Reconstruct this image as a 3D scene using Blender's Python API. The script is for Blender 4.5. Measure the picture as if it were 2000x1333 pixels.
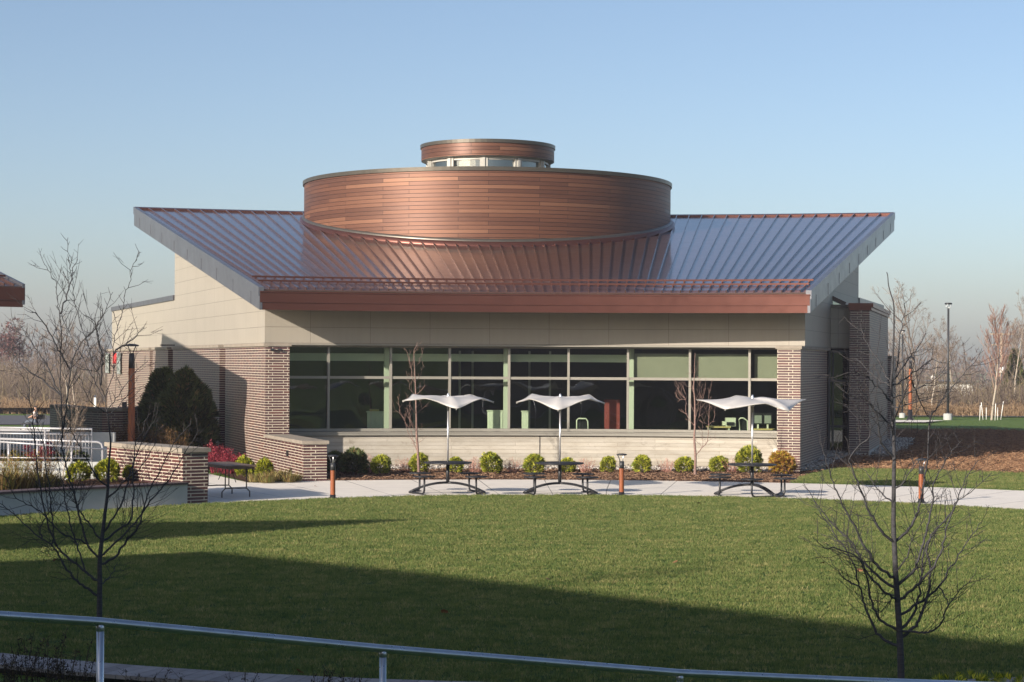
import bpy, math, random
from math import sin, cos, pi, radians as rad, sqrt, atan2, hypot
import numpy as np
from mathutils import Vector, Matrix, noise as mnoise

# ------------------------------------------------------------------ clear
for o in list(bpy.data.objects): bpy.data.objects.remove(o)
S = bpy.context.scene
COL = S.collection

# ------------------------------------------------------------------ camera
F, CAMH, YH, ROLL = 3800.0, 3.156, 709.9, 0.0053
cd = bpy.data.cameras.new('camera'); cam = bpy.data.objects.new('camera', cd); COL.objects.link(cam)
cd.sensor_width = 36.0; cd.lens = F / 2000 * 36; cd.shift_y = (YH - 666.5) / 2000
cd.clip_start = 0.5; cd.clip_end = 5000
cam.matrix_world = Matrix.Translation((0, 0, CAMH)) @ Matrix.Rotation(pi / 2, 4, 'X') @ Matrix.Rotation(ROLL, 4, 'Z')
S.camera = cam

# ------------------------------------------------------------------ sky, sun, exposure
SUN_AZ, SUN_EL = rad(44), rad(19)          # light travels towards +X +Y
W = bpy.data.worlds.new("World"); S.world = W; W.use_nodes = True
wn = W.node_tree.nodes; wl = W.node_tree.links
sky = wn.new('ShaderNodeTexSky'); sky.sky_type = 'NISHITA'; sky.sun_disc = False
sky.sun_elevation = SUN_EL; sky.sun_rotation = SUN_AZ + pi
sky.altitude = 100; sky.air_density = 0.75; sky.dust_density = 1.7; sky.ozone_density = 1.25
bg = wn['Background']; bg.inputs['Strength'].default_value = 0.104
wl.new(sky.outputs[0], bg.inputs['Color'])
sd = bpy.data.lights.new('sun', 'SUN'); sun = bpy.data.objects.new('sun', sd); COL.objects.link(sun)
sd.energy = 5.0; sd.angle = rad(0.53); sd.color = (1.0, 0.89, 0.77)
LD = Vector((sin(SUN_AZ) * cos(SUN_EL), cos(SUN_AZ) * cos(SUN_EL), -sin(SUN_EL)))
sun.rotation_euler = LD.to_track_quat('-Z', 'Y').to_euler(); sun.location = (-60, -60, 40)
S.view_settings.view_transform = 'Standard'; S.view_settings.look = 'None'
S.view_settings.gamma = 1; S.view_settings.exposure = 0.6
S.render.engine = 'CYCLES'
S.cycles.use_denoising = True
S.cycles.max_bounces = 8; S.cycles.transparent_max_bounces = 16; S.cycles.caustics_reflective = False
S.cycles.caustics_refractive = False; S.cycles.sample_clamp_indirect = 6.0

# ------------------------------------------------------------------ measuring helpers
def U(u, v, d):
    "world point seen at photo pixel (u,v) at distance d"
    xi, yi = (u - 1000) / F, (YH - v) / F
    c, s = cos(ROLL), sin(ROLL)
    return Vector(((xi * c - yi * s) * d, d, CAMH + (xi * s + yi * c) * d))
def G(u, v, z=0.0):
    "world point seen at photo pixel (u,v) on the level z"
    xi, yi = (u - 1000) / F, (YH - v) / F
    y = xi * sin(ROLL) + yi * cos(ROLL)
    return U(u, v, (z - CAMH) / y)
CX, CY = 1.2524, 31.8352                    # centre of the round lawn; the building is a fan about it
def P(R, t, z=0.0): return Vector((CX + R * sin(t), CY + R * cos(t), z))
def th_at(R, u, z=2.5):
    "angle on the circle R whose point is seen at column u"
    a, b = -1.3, 1.3
    for _ in range(50):
        m = (a + b) / 2; p = P(R, m, z)
        if 1000 + F * p.x / p.y + ROLL * 0 < u: a = m
        else: b = m
    return (a + b) / 2
def R_at(t, u):
    "radius on the ray t seen at column u"
    k = (u - 1000) / F
    return (k * CY - CX) / (sin(t) - k * cos(t))

# ------------------------------------------------------------------ mesh builder
class MB:
    def __init__(s): s.v = []; s.f = []; s.uv = []; s.sm = []
    def add(s, vs, fs, uvs=None, smooth=False):
        b = len(s.v); s.v.extend([tuple(x) for x in vs])
        for i, f in enumerate(fs):
            s.f.append(tuple(b + k for k in f)); s.uv.append(uvs[i] if uvs else None); s.sm.append(smooth)
        return s
    def box(s, c, size, rz=0.0, rx=0.0):
        hx, hy, hz = size[0] / 2, size[1] / 2, size[2] / 2
        M = Matrix.Translation(c) @ Matrix.Rotation(rz, 4, 'Z') @ Matrix.Rotation(rx, 4, 'X')
        vs = [M @ Vector((x * hx, y * hy, z * hz)) for z in (-1, 1) for y in (-1, 1) for x in (-1, 1)]
        return s.add(vs, [(0, 2, 3, 1), (4, 5, 7, 6), (0, 1, 5, 4), (2, 6, 7, 3), (0, 4, 6, 2), (1, 3, 7, 5)])
    def bar(s, a, b, w, h, up=(0, 0, 1)):
        a, b = Vector(a), Vector(b); d = (b - a).normalized(); up = Vector(up)
        x = d.cross(up)
        if x.length < 1e-4: x = d.cross(Vector((0, 1, 0)))
        x.normalize(); y = x.cross(d).normalized()
        vs = [p + x * (i * w / 2) + y * (j * h / 2) for p in (a, b) for j in (-1, 1) for i in (-1, 1)]
        return s.add(vs, [(0, 1, 3, 2), (4, 6, 7, 5), (0, 4, 5, 1), (2, 3, 7, 6), (0, 2, 6, 4), (1, 5, 7, 3)])
    def tube(s, pts, r, n=8, cap=True):
        pts = [Vector(p) for p in pts]; m = len(pts)
        rs = r if isinstance(r, (list, tuple)) else [r] * m
        vs = []; prev = None
        for i, p in enumerate(pts):
            d = (pts[min(i + 1, m - 1)] - pts[max(i - 1, 0)])
            if d.length < 1e-9: d = Vector((0, 0, 1))
            d.normalize()
            if prev is None:
                a = Vector((0, 0, 1)) if abs(d.z) < 0.9 else Vector((1, 0, 0)); x = d.cross(a).normalized()
            else:
                x = (prev - d * prev.dot(d))
                x = x.normalized() if x.length > 1e-6 else d.orthogonal().normalized()
            prev = x; y = d.cross(x)
            for k in range(n):
                a = 2 * pi * k / n; vs.append(p + x * (cos(a) * rs[i]) + y * (sin(a) * rs[i]))
        fs = [(i * n + k, i * n + (k + 1) % n, (i + 1) * n + (k + 1) % n, (i + 1) * n + k) for i in range(m - 1) for k in range(n)]
        s.add(vs, fs, None, n > 4)
        if cap and n > 3:
            b = len(s.v) - len(vs)
            for ring in (list(range(n))[::-1], [(m - 1) * n + k for k in range(n)]):
                s.f.append(tuple(b + k for k in ring)); s.uv.append(None); s.sm.append(False)
        return s
    def lathe(s, c, prof, n=24, smooth=True, t0=0, t1=2 * pi):
        c = Vector(c); m = len(prof); full = abs(t1 - t0 - 2 * pi) < 1e-6; k = n if full else n + 1
        vs = []
        for (r, z) in prof:
            for i in range(k):
                a = t0 + (t1 - t0) * i / n; vs.append(c + Vector((r * sin(a), r * cos(a), z)))
        fs = []; uvs = []
        for j in range(m - 1):
            for i in range(n):
                i2 = (i + 1) % k
                fs.append((j * k + i, (j + 1) * k + i, (j + 1) * k + i2, j * k + i2))
                R = max(prof[j][0], prof[j + 1][0]); a0 = (t0 + (t1 - t0) * i / n) * R; a1 = (t0 + (t1 - t0) * (i + 1) / n) * R
                uvs.append([(a0, prof[j][1]), (a0, prof[j + 1][1]), (a1, prof[j + 1][1]), (a1, prof[j][1])])
        return s.add(vs, fs, uvs, smooth)
    def sector(s, R0, R1, t0, t1, z0, z1, n=24, r0f=None, r1f=None):
        "curved block about the lawn centre; z0/z1 may be functions of (R,t)"
        f0 = z0 if callable(z0) else (lambda R, t: z0); f1 = z1 if callable(z1) else (lambda R, t: z1)
        g0 = r0f or (lambda t: R0); g1 = r1f or (lambda t: R1)
        b = len(s.v); ts = [t0 + (t1 - t0) * i / n for i in range(n + 1)]
        vs = []
        for t in ts:
            a, c = g0(t), g1(t)
            vs += [P(a, t, f0(a, t)), P(c, t, f0(c, t)), P(c, t, f1(c, t)), P(a, t, f1(a, t))]
        fs = []; uv = []
        for i in range(n):
            A, B = 4 * i, 4 * i + 4; ta, tb = ts[i], ts[i + 1]
            Rm = (g0(ta) + g1(ta)) / 2
            def q(k, t, kind):
                p = vs[k]
                if kind == 0: return ((t) * Rm, hypot(p.x - CX, p.y - CY))
                return (t * Rm, p.z)
            for (i0, i1, kind) in ((0, 1, 0), (1, 2, 1), (2, 3, 0), (3, 0, 1)):
                f = (A + i0, A + i1, B + i1, B + i0); fs.append(f)
                uv.append([q(f[0], ta, kind), q(f[1], ta, kind), q(f[2], tb, kind), q(f[3], tb, kind)])
        fs.append((0, 3, 2, 1)); uv.append(None); e = 4 * n; fs.append((e, e + 1, e + 2, e + 3)); uv.append(None)
        return s.add(vs, fs, uv)
    def poly(s, pts, z0, z1):
        "vertical prism over a plan polygon"
        n = len(pts); vs = [(p[0], p[1], z0) for p in pts] + [(p[0], p[1], z1) for p in pts]
        fs = [tuple(range(n))[::-1], tuple(range(n, 2 * n))] + [(i, (i + 1) % n, n + (i + 1) % n, n + i) for i in range(n)]
        return s.add(vs, fs)
    def slab(s, prof, nrm, th):
        "polygon prof extruded by -nrm*th"
        n = len(prof); nv = Vector(nrm).normalized() * th
        vs = [Vector(p) for p in prof] + [Vector(p) - nv for p in prof]
        fs = [tuple(range(n)), tuple(range(n, 2 * n))[::-1]] + [(i, n + i, n + (i + 1) % n, (i + 1) % n) for i in range(n)]
        return s.add(vs, fs)
    def build(s, name, mat, parent=None, origin=None):
        me = bpy.data.meshes.new(name)
        off = Vector((0, 0, 0))
        if origin is not None: off = Vector(origin)
        elif parent is not None and parent.get('_w') is not None: off = Vector(parent['_w'])
        me.from_pydata([tuple(Vector(v) - off) for v in s.v], [], s.f)
        uvl = me.uv_layers.new(name='UVMap'); data = np.zeros(len(me.loops) * 2, dtype=np.float32)
        k = 0
        for i, f in enumerate(s.f):
            u = s.uv[i]
            if u is None:
                if len(s.f) > 6000: k += len(f); continue
                a, b, c = (Vector(s.v[j]) for j in f[:3]); n = (b - a).cross(c - a)
                if n.length > 1e-12: n.normalize()
                if abs(n.z) > 0.7: u = [(s.v[j][0], s.v[j][1]) for j in f]
                else:
                    t = Vector((-n.y, n.x, 0)); t = t.normalized() if t.length > 1e-6 else Vector((1, 0, 0))
                    u = [(Vector(s.v[j]).dot(t), s.v[j][2]) for j in f]
            for q in u: data[2 * k] = q[0]; data[2 * k + 1] = q[1]; k += 1
        uvl.data.foreach_set('uv', data)
        me.polygons.foreach_set('use_smooth', s.sm)
        me.materials.append(mat); me.update()
        o = bpy.data.objects.new(name, me); COL.objects.link(o)
        if parent is not None: o.parent = parent
        if origin is not None and parent is None: o.location = off
        return o

def tag(o, label=None, cat=None, group=None, kind=None):
    if label: o['label'] = label
    if cat: o['category'] = cat
    if group: o['group'] = group
    if kind: o['kind'] = kind
    return o
def thing(name, label, cat, loc=(0, 0, 0), group=None, local=False, rz=0.0):
    o = bpy.data.objects.new(name, None); COL.objects.link(o); o.location = loc; o.empty_display_size = 0.2
    o.rotation_euler = (0, 0, rz)
    if not local: o['_w'] = tuple(loc)
    return tag(o, label, cat, group)
def sub(parent, part):
    "let a part carry sub-parts built in world coordinates"
    if parent.get('_w') is not None: part['_w'] = tuple(parent['_w'])
    return part
def dup(root, loc, rz=0.0, label=None, scale=None):
    r = root.copy(); COL.objects.link(r); r.location = loc; r.rotation_euler = (0, 0, rz)
    if scale is not None: r.scale = scale if hasattr(scale, '__len__') else (scale,) * 3
    if label: r['label'] = label
    for ch in list(root.children):
        c = ch.copy(); COL.objects.link(c); c.parent = r
        for g in ch.children:
            d = g.copy(); COL.objects.link(d); d.parent = c
    return r

# ------------------------------------------------------------------ materials
class NT:
    def __init__(s, name):
        s.m = bpy.data.materials.new(name); s.m.use_nodes = True; s.t = s.m.node_tree
        s.b = s.t.nodes['Principled BSDF']; s.out = s.t.nodes['Material Output']
    def n(s, typ, ins=None, **kw):
        nd = s.t.nodes.new('ShaderNode' + typ)
        for k, v in kw.items(): setattr(nd, k, v)
        for k, v in (ins or {}).items(): s.set(nd.inputs[k], v)
        return nd
    def set(s, sock, v):
        if isinstance(v, bpy.types.NodeSocket): s.t.links.new(v, sock)
        elif isinstance(v, (tuple, list)) and len(v) == 3 and sock.type == 'RGBA': sock.default_value = (*v, 1)
        else: sock.default_value = v
    def P(s, **kw):
        for k, v in kw.items(): s.set(s.b.inputs[k.replace('_', ' ')], v)
        return s
    def uv(s): return s.n('TexCoord').outputs['UV']
    def obj(s): return s.n('TexCoord').outputs['Object']
    def gen(s): return s.n('NewGeometry')
    def noise(s, vec, scale, detail=3, rough=0.55, dist=0.0, out='Fac'):
        return s.n('TexNoise', {'Vector': vec, 'Scale': scale, 'Detail': detail, 'Roughness': rough, 'Distortion': dist}).outputs[out]
    def map(s, vec, scale=(1, 1, 1), loc=(0, 0, 0), rot=(0, 0, 0)):
        return s.n('Mapping', {'Vector': vec, 'Scale': scale, 'Location': loc, 'Rotation': rot}).outputs[0]
    def ramp(s, fac, stops):
        r = s.n('ValToRGB', {'Fac': fac}); e = r.color_ramp.elements
        while len(e) < len(stops): e.new(0.5)
        for el, (p, c) in zip(e, stops): el.position = p; el.color = (*c, 1) if len(c) == 3 else c
        return r.outputs[0]
    def mix(s, fac, a, b, mode='MIX'):
        m = s.n('Mix', data_type='RGBA', blend_type=mode)
        s.set(m.inputs['Factor'], fac); s.set(m.inputs[6], a); s.set(m.inputs[7], b); return m.outputs[2]
    def math(s, op, a, b=0.5, c=None):
        m = s.n('Math', operation=op); s.set(m.inputs[0], a); s.set(m.inputs[1], b)
        if c is not None: s.set(m.inputs[2], c)
        return m.outputs[0]
    def bump(s, h, strength=0.3, dist=0.01):
        s.set(s.b.inputs['Normal'], s.n('Bump', {'Height': h, 'Strength': strength, 'Distance': dist}).outputs[0]); return s

def simple(name, col, rough=0.6, metal=0.0, var=0.12, scale=6.0, bump=0.0):
    m = NT(name); ob = m.obj(); nz = m.noise(ob, scale, 4)
    lo = tuple(c * (1 - var) for c in col); hi = tuple(min(1, c * (1 + var)) for c in col)
    m.P(Base_Color=m.ramp(nz, [(0.3, lo), (0.7, hi)]), Metallic=metal,
        Roughness=m.math('MULTIPLY_ADD', m.noise(ob, scale * 2.3, 2), 0.16, rough - 0.08))
    if bump: m.bump(nz, bump, 0.01)
    return m.m

def brick_mat():
    m = NT('long_brick'); uv = m.uv()
    br = m.n('TexBrick', {'Vector': uv, 'Color1': (0.0, 0, 0), 'Color2': (1, 1, 1), 'Mortar': (0.5, 0.5, 0.5), 'Scale': 1.0,
             'Mortar Size': 0.0105, 'Mortar Smooth': 0.15, 'Bias': 0.0, 'Brick Width': 0.452, 'Row Height': 0.0749},
             offset=0.27, offset_frequency=2, squash=1.0)
    col = m.ramp(br.outputs['Color'], [(0.0, (0.042, 0.022, 0.026)), (0.35, (0.085, 0.031, 0.031)), (0.6, (0.070, 0.036, 0.042)), (0.85, (0.14, 0.047, 0.037)), (1.0, (0.105, 0.060, 0.064))])
    nz = m.noise(m.map(uv, (3, 22, 1)), 1.0, 3)
    col = m.mix(0.35, col, m.ramp(nz, [(0.3, (0.04, 0.023, 0.027)), (0.7, (0.13, 0.06, 0.055))]))
    mort = m.ramp(m.noise(uv, 9, 3), [(0.3, (0.47, 0.42, 0.33)), (0.7, (0.58, 0.52, 0.41))])
    m.P(Base_Color=m.mix(br.outputs['Fac'], col, mort), Roughness=m.math('MULTIPLY_ADD', br.outputs['Fac'], 0.4, 0.42))
    m.bump(m.math('SUBTRACT', 1.0, br.outputs['Fac']), 0.6, 0.008)
    return m.m
def siding_mat():
    m = NT('cream_panel'); uv = m.uv()
    br = m.n('TexBrick', {'Vector': m.map(uv, (1, 1, 1), (0.14, -3.72 + 0.47 * 9, 0)), 'Color1': (0.9, 0.9, 0.9), 'Color2': (1, 1, 1), 'Mortar': (0.0, 0, 0), 'Scale': 1.0,
             'Mortar Size': 0.006, 'Mortar Smooth': 0.1, 'Bias': 0.0, 'Brick Width': 1.80, 'Row Height': 0.47}, offset=0.0, squash=1.0)
    base = m.ramp(m.noise(uv, 0.8, 3), [(0.3, (0.335, 0.305, 0.255)), (0.7, (0.36, 0.33, 0.275))])
    col = m.mix(0.35, base, br.outputs['Color'], 'MULTIPLY')
    streak = m.noise(m.map(uv, (9, 0.35, 1)), 1.0, 3)
    col = m.mix(0.12, col, m.ramp(streak, [(0.35, (0.29, 0.265, 0.22)), (0.65, (0.39, 0.36, 0.30))]))
    m.P(Base_Color=m.mix(m.math('MULTIPLY', br.outputs['Fac'], 0.55), col, (0.13, 0.11, 0.09)), Roughness=0.5)
    m.bump(m.math('SUBTRACT', 1.0, br.outputs['Fac']), 0.5, 0.006)
    return m.m
def boardform_mat():
    m = NT('board_formed_concrete'); uv = m.uv()
    w = m.n('TexBrick', {'Vector': uv, 'Color1': (0, 0, 0), 'Color2': (1, 1, 1), 'Mortar': (0.5, 0.5, 0.5), 'Scale': 1.0, 'Mortar Size': 0.006,
             'Mortar Smooth': 0.6, 'Brick Width': 3.1, 'Row Height': 0.112}, offset=0.37, squash=1.0)
    base = m.ramp(m.noise(m.map(uv, (1.2, 5, 1)), 1.0, 6, 0.65), [(0.25, (0.32, 0.285, 0.23)), (0.5, (0.41, 0.38, 0.32)), (0.75, (0.47, 0.44, 0.385))])
    base = m.mix(0.12, base, w.outputs['Color'], 'OVERLAY')
    blot = m.ramp(m.noise(uv, 3.5, 5, 0.7), [(0.28, (0.25, 0.21, 0.15)), (0.42, (1, 1, 1)), (1.0, (1, 1, 1))])
    base = m.mix(0.45, base, blot, 'MULTIPLY')
    lowd = m.ramp(m.n('SeparateXYZ', {'Vector': uv}).outputs[1], [(0.0, (0.72, 0.66, 0.54)), (0.35, (1, 1, 1))])
    base = m.mix(0.6, base, lowd, 'MULTIPLY')
    m.P(Base_Color=m.mix(m.math('MULTIPLY', w.outputs['Fac'], 0.75), base, (0.22, 0.185, 0.14)), Roughness=0.85)
    m.bump(m.math('MULTIPLY_ADD', m.noise(uv, 40, 3), 0.4, m.math('SUBTRACT', 1.0, w.outputs['Fac'])), 0.5, 0.006)
    return m.m
def pavement_mat():
    m = NT('broom_concrete'); uv = m.uv()
    br = m.n('TexBrick', {'Vector': m.map(uv, (1, 1, 1), (0.3, 0.43, 0)), 'Color1': (0.25, 0.25, 0.25), 'Color2': (0.75, 0.75, 0.75), 'Mortar': (0.5, 0.5, 0.5), 'Scale': 1.0, 'Mortar Size': 0.014, 'Mortar Smooth': 0.1,
             'Brick Width': 1.52, 'Row Height': 6.0}, offset=0.0, squash=1.0)
    base = m.ramp(m.noise(uv, 1.1, 6, 0.65), [(0.25, (0.73, 0.67, 0.585)), (0.75, (0.86, 0.80, 0.70))])
    base = m.mix(0.10, base, br.outputs['Color'], 'OVERLAY')
    base = m.mix(0.25, base, m.ramp(m.noise(m.map(uv, (2, 40, 1)), 1.0, 2), [(0.4, (0.58, 0.55, 0.51)), (0.6, (0.80, 0.77, 0.72))]))
    m.P(Base_Color=m.mix(m.math('MULTIPLY', br.outputs['Fac'], 0.7), base, (0.12, 0.11, 0.10)), Roughness=0.9)
    m.bump(m.noise(uv, 120, 2), 0.15, 0.003)
    return m.m
def plank_mat(name, stops, row, width, rough, metal, mort=(0.03, 0.015, 0.012), msize=0.008):
    m = NT(name); uv = m.uv()
    br = m.n('TexBrick', {'Vector': uv, 'Color1': (0, 0, 0), 'Color2': (1, 1, 1), 'Mortar': (0.5, 0.5, 0.5), 'Scale': 1.0, 'Mortar Size': msize,
             'Mortar Smooth': 0.2, 'Brick Width': width, 'Row Height': row}, offset=0.37, offset_frequency=2, squash=1.0)
    col = m.ramp(br.outputs['Color'], stops)
    g = m.noise(m.map(uv, (2.5, 60, 1)), 1.0, 4, 0.6)
    col = m.mix(0.25, col, m.ramp(g, [(0.3, stops[0][1]), (0.7, stops[-1][1])]))
    m.P(Base_Color=m.mix(br.outputs['Fac'], col, mort), Roughness=m.math('MULTIPLY_ADD', br.outputs['Color'], 0.1, rough), Metallic=metal)
    m.bump(m.math('SUBTRACT', 1.0, br.outputs['Fac']), 0.7, 0.01)
    return m.m
def glass_mat(name, tint=(0.74, 0.82, 0.73), wav=0.03, f0=0.10):
    m = NT(name); t = m.t
    tr = m.n('BsdfTransparent', {'Color': tint}); gl = m.n('BsdfGlossy', {'Roughness': 0.0, 'Color': (0.9, 0.95, 0.95)})
    nz = m.noise(m.map(m.obj(), (0.9, 0.9, 0.7)), 1.0, 1)
    bp = m.n('Bump', {'Height': nz, 'Strength': 0.5, 'Distance': wav})
    t.links.new(bp.outputs[0], gl.inputs['Normal'])
    ge = m.gen(); dt_ = m.n('VectorMath', operation='DOT_PRODUCT'); t.links.new(ge.outputs['Normal'], dt_.inputs[0]); t.links.new(ge.outputs['Incoming'], dt_.inputs[1])
    c_ = m.math('SUBTRACT', 1.0, m.math('ABSOLUTE', dt_.outputs['Value'])); fr = m.math('MULTIPLY_ADD', m.math('POWER', c_, 5.0), 1 - f0, f0)
    mx = m.n('MixShader'); t.links.new(fr, mx.inputs[0]); t.links.new(tr.outputs[0], mx.inputs[1]); t.links.new(gl.outputs[0], mx.inputs[2])
    t.links.new(mx.outputs[0], m.out.inputs['Surface']); return m.m
def leaf_mat(name, stops, rough=0.6, trans=0.0):
    m = NT(name); g = m.gen()
    c = m.ramp(g.outputs['Random Per Island'], stops)
    m.P(Base_Color=c, Roughness=rough); m.b.inputs['Specular IOR Level'].default_value = 0.25
    if trans:
        tl = m.n('BsdfTranslucent', {'Color': c}); mx = m.n('MixShader', {0: trans})
        m.t.links.new(m.b.outputs[0], mx.inputs[1]); m.t.links.new(tl.outputs[0], mx.inputs[2]); m.t.links.new(mx.outputs[0], m.out.inputs['Surface'])
    return m.m
def grass_mat(name, a, b, c, s=1.0):
    m = NT(name); ob = m.obj()
    big = m.noise(m.map(ob, (0.35, 0.8, 1)), 1.0, 4, 0.6); fine = m.noise(ob, 26 * s, 4, 0.7)
    mid = m.noise(m.map(ob, (1, 2.2, 1)), 2.4, 5, 0.7)
    c1 = m.ramp(fine, [(0.25, a), (0.55, b), (0.8, c)])
    c2 = m.mix(0.5, c1, m.ramp(mid, [(0.3, a), (0.52, b), (0.75, c)]))
    c3 = m.mix(0.3, c2, m.ramp(big, [(0.3, a), (0.7, b)]))
    m.P(Base_Color=c3, Roughness=0.8); m.b.inputs['Specular IOR Level'].default_value = 0.104
    m.bump(m.noise(ob, 60 * s, 4, 0.7), 0.9, 0.03); return m.m
def blade_mat(name, stops):
    m = NT(name); oi = m.n('ObjectInfo'); g = m.gen()
    tc = m.n('NewGeometry')
    r = m.math('ADD', m.math('MULTIPLY', oi.outputs['Random'], 0.25), m.math('MULTIPLY', g.outputs['Random Per Island'], 0.35))
    pz = m.noise(m.map(tc.outputs['Position'], (0.5, 1.1, 0.0)), 1.9, 6, 0.78)
    r = m.math('ADD', r, m.math('MULTIPLY_ADD', pz, 0.9, -0.25))
    c = m.ramp(r, stops); m.P(Base_Color=c, Roughness=0.7); m.b.inputs['Specular IOR Level'].default_value = 0.2
    tl = m.n('BsdfTranslucent', {'Color': c}); mx = m.n('MixShader', {0: 0.3})
    m.t.links.new(m.b.outputs[0], mx.inputs[1]); m.t.links.new(tl.outputs[0], mx.inputs[2]); m.t.links.new(mx.outputs[0], m.out.inputs['Surface'])
    return m.m
def bark_mat(name, a, b, scale=(8, 8, 60)):
    m = NT(name); nz = m.noise(m.map(m.obj(), scale), 1.0, 5, 0.65)
    m.P(Base_Color=m.ramp(nz, [(0.3, a), (0.7, b)]), Roughness=0.9); m.bump(nz, 0.5, 0.006); return m.m
def mulch_mat(name, stops, scale=14):
    m = NT(name); ob = m.obj()
    v = m.n('TexVoronoi', {'Vector': m.map(ob, (1, 1.0, 1), rot=(0, 0, 0.6)), 'Scale': scale}, feature='F1')
    nz = m.noise(ob, scale * 0.7, 6, 0.75, 0.6)
    c = m.mix(0.5, m.ramp(nz, stops), m.ramp(m.n('SeparateColor', {'Color': v.outputs['Color']}).outputs[0], stops))
    m.P(Base_Color=c, Roughness=0.95); m.b.inputs['Specular IOR Level'].default_value = 0.1
    m.bump(m.math('ADD', nz, v.outputs['Distance']), 1.0, 0.05); return m.m

M = {}
M['brick'] = brick_mat()
M['siding'] = siding_mat()
M['boardform'] = boardform_mat()
M['pave'] = pavement_mat()
M['cap'] = simple('limestone_cap', (0.27, 0.235, 0.19), 0.85, 0, 0.15, 4, 0.2)
M['smooth_conc'] = simple('smooth_concrete', (0.40, 0.41, 0.39), 0.85, 0, 0.10, 1.6, 0.15)
M['ramp_conc'] = simple('ramp_concrete', (0.42, 0.43, 0.41), 0.85, 0, 0.12, 2.0, 0.15)
M['copper'] = simple('copper_coloured_metal', (0.125, 0.050, 0.038), 0.36, 0.7, 0.06, 1.5)
def roofmat():
    m = NT('standing_seam_metal'); ob = m.obj(); nz = m.noise(ob, 1.1, 4)
    fine = m.noise(m.map(ob, (0.5, 0.5, 0.5)), 1.0, 2)
    m.P(Base_Color=m.ramp(nz, [(0.3, (0.058, 0.031, 0.025)), (0.7, (0.072, 0.038, 0.030))]), Metallic=0.0,
        Roughness=m.math('MULTIPLY_ADD', m.noise(ob, 3.0, 3), 0.10, 0.30), Coat_Weight=0.75, Coat_Roughness=m.math('MULTIPLY_ADD', nz, 0.10, 0.06), Coat_IOR=1.5)
    m.b.inputs['Specular IOR Level'].default_value = 0.3
    m.bump(fine, 0.25, 0.02); return m.m
M['roof'] = roofmat()
M['fascia_grey'] = simple('sky_grey_rake_metal', (0.155, 0.16, 0.18), 0.36, 0.6, 0.10, 0.9)  # brown rake metal; its sky reflection is put into the grey base colour
M['drum'] = plank_mat('drum_boards', [(0.0, (0.090, 0.037, 0.024)), (0.5, (0.130, 0.053, 0.031)), (0.85, (0.165, 0.072, 0.041)), (1.0, (0.24, 0.115, 0.066))], 0.143, 2.9, 0.42, 0.30)
M['bronze'] = simple('dark_bronze_metal', (0.105, 0.095, 0.080), 0.38, 0.6, 0.08, 2)
M['alum'] = simple('anodised_frame_metal', (0.30, 0.285, 0.245), 0.42, 0.25, 0.05, 3)
M['alum_light'] = simple('pale_frame_metal', (0.42, 0.41, 0.37), 0.45, 0.1, 0.05, 3)
M['glass'] = glass_mat('tinted_green_glass')
M['glass_sky'] = glass_mat('clerestory_glass', (0.84, 0.94, 0.92), 0.006, 0.22)
M['dark_glass'] = glass_mat('dark_door_glass', (0.12, 0.15, 0.15), 0.004)
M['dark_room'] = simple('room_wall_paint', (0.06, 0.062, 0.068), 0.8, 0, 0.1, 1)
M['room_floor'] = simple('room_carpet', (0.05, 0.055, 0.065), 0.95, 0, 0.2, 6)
M['room_white'] = simple('room_white_paint', (0.62, 0.64, 0.55), 0.6, 0, 0.04, 2)
M['blind'] = simple('roller_blind_cloth', (0.29, 0.275, 0.225), 0.8, 0, 0.05, 2)
M['lam_white'] = simple('white_laminate', (0.72, 0.75, 0.62), 0.4, 0, 0.03, 2)
M['red_panel'] = simple('red_panel_cloth', (0.28, 0.055, 0.05), 0.8, 0, 0.08, 4)
M['yellow_wood'] = simple('pale_wood_top', (0.62, 0.50, 0.22), 0.45, 0, 0.1, 4)
M['black'] = simple('black_powdercoat', (0.022, 0.023, 0.026), 0.42, 0.2, 0.15, 5)
M['darkgrey'] = simple('dark_grey_powdercoat', (0.045, 0.047, 0.05), 0.45, 0.3, 0.12, 5)
M['steel'] = simple('brushed_stainless', (0.55, 0.56, 0.58), 0.27, 1.0, 0.05, 3)
M['galv'] = simple('galvanised_steel', (0.50, 0.53, 0.57), 0.30, 0.9, 0.12, 7)
M['lightmetal'] = simple('satin_aluminium', (0.72, 0.72, 0.74), 0.35, 0.8, 0.04, 4)
M['railwhite'] = simple('painted_rail', (0.40, 0.40, 0.42), 0.4, 0.3, 0.05, 4)
def mesh_cloth():
    m = NT('perforated_canopy'); ob = m.obj()
    nz = m.noise(ob, 3, 3)
    m.P(Base_Color=m.ramp(nz, [(0.3, (0.52, 0.50, 0.48)), (0.7, (0.60, 0.58, 0.55))]), Roughness=0.5, Metallic=0.15)
    return m.m
M['canopy'] = mesh_cloth()
def shaftwood():
    m = NT('oiled_wood_shaft'); nz = m.noise(m.map(m.obj(), (14, 14, 1.6)), 1.0, 5, 0.6, 0.4)
    m.P(Base_Color=m.ramp(nz, [(0.25, (0.13, 0.035, 0.013)), (0.55, (0.30, 0.085, 0.026)), (0.8, (0.42, 0.14, 0.045))]), Roughness=0.5); return m.m
M['shaft'] = shaftwood()
M['folding_top'] = simple('brown_folding_table_top', (0.115, 0.075, 0.055), 0.5, 0, 0.35, 5)
M['brown_steel'] = simple('brown_steel_tube', (0.085, 0.07, 0.055), 0.5, 0.3, 0.1, 5)
M['purple_cap'] = simple('weathered_ipe_cap', (0.085, 0.055, 0.055), 0.7, 0, 0.2, 6)
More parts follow.
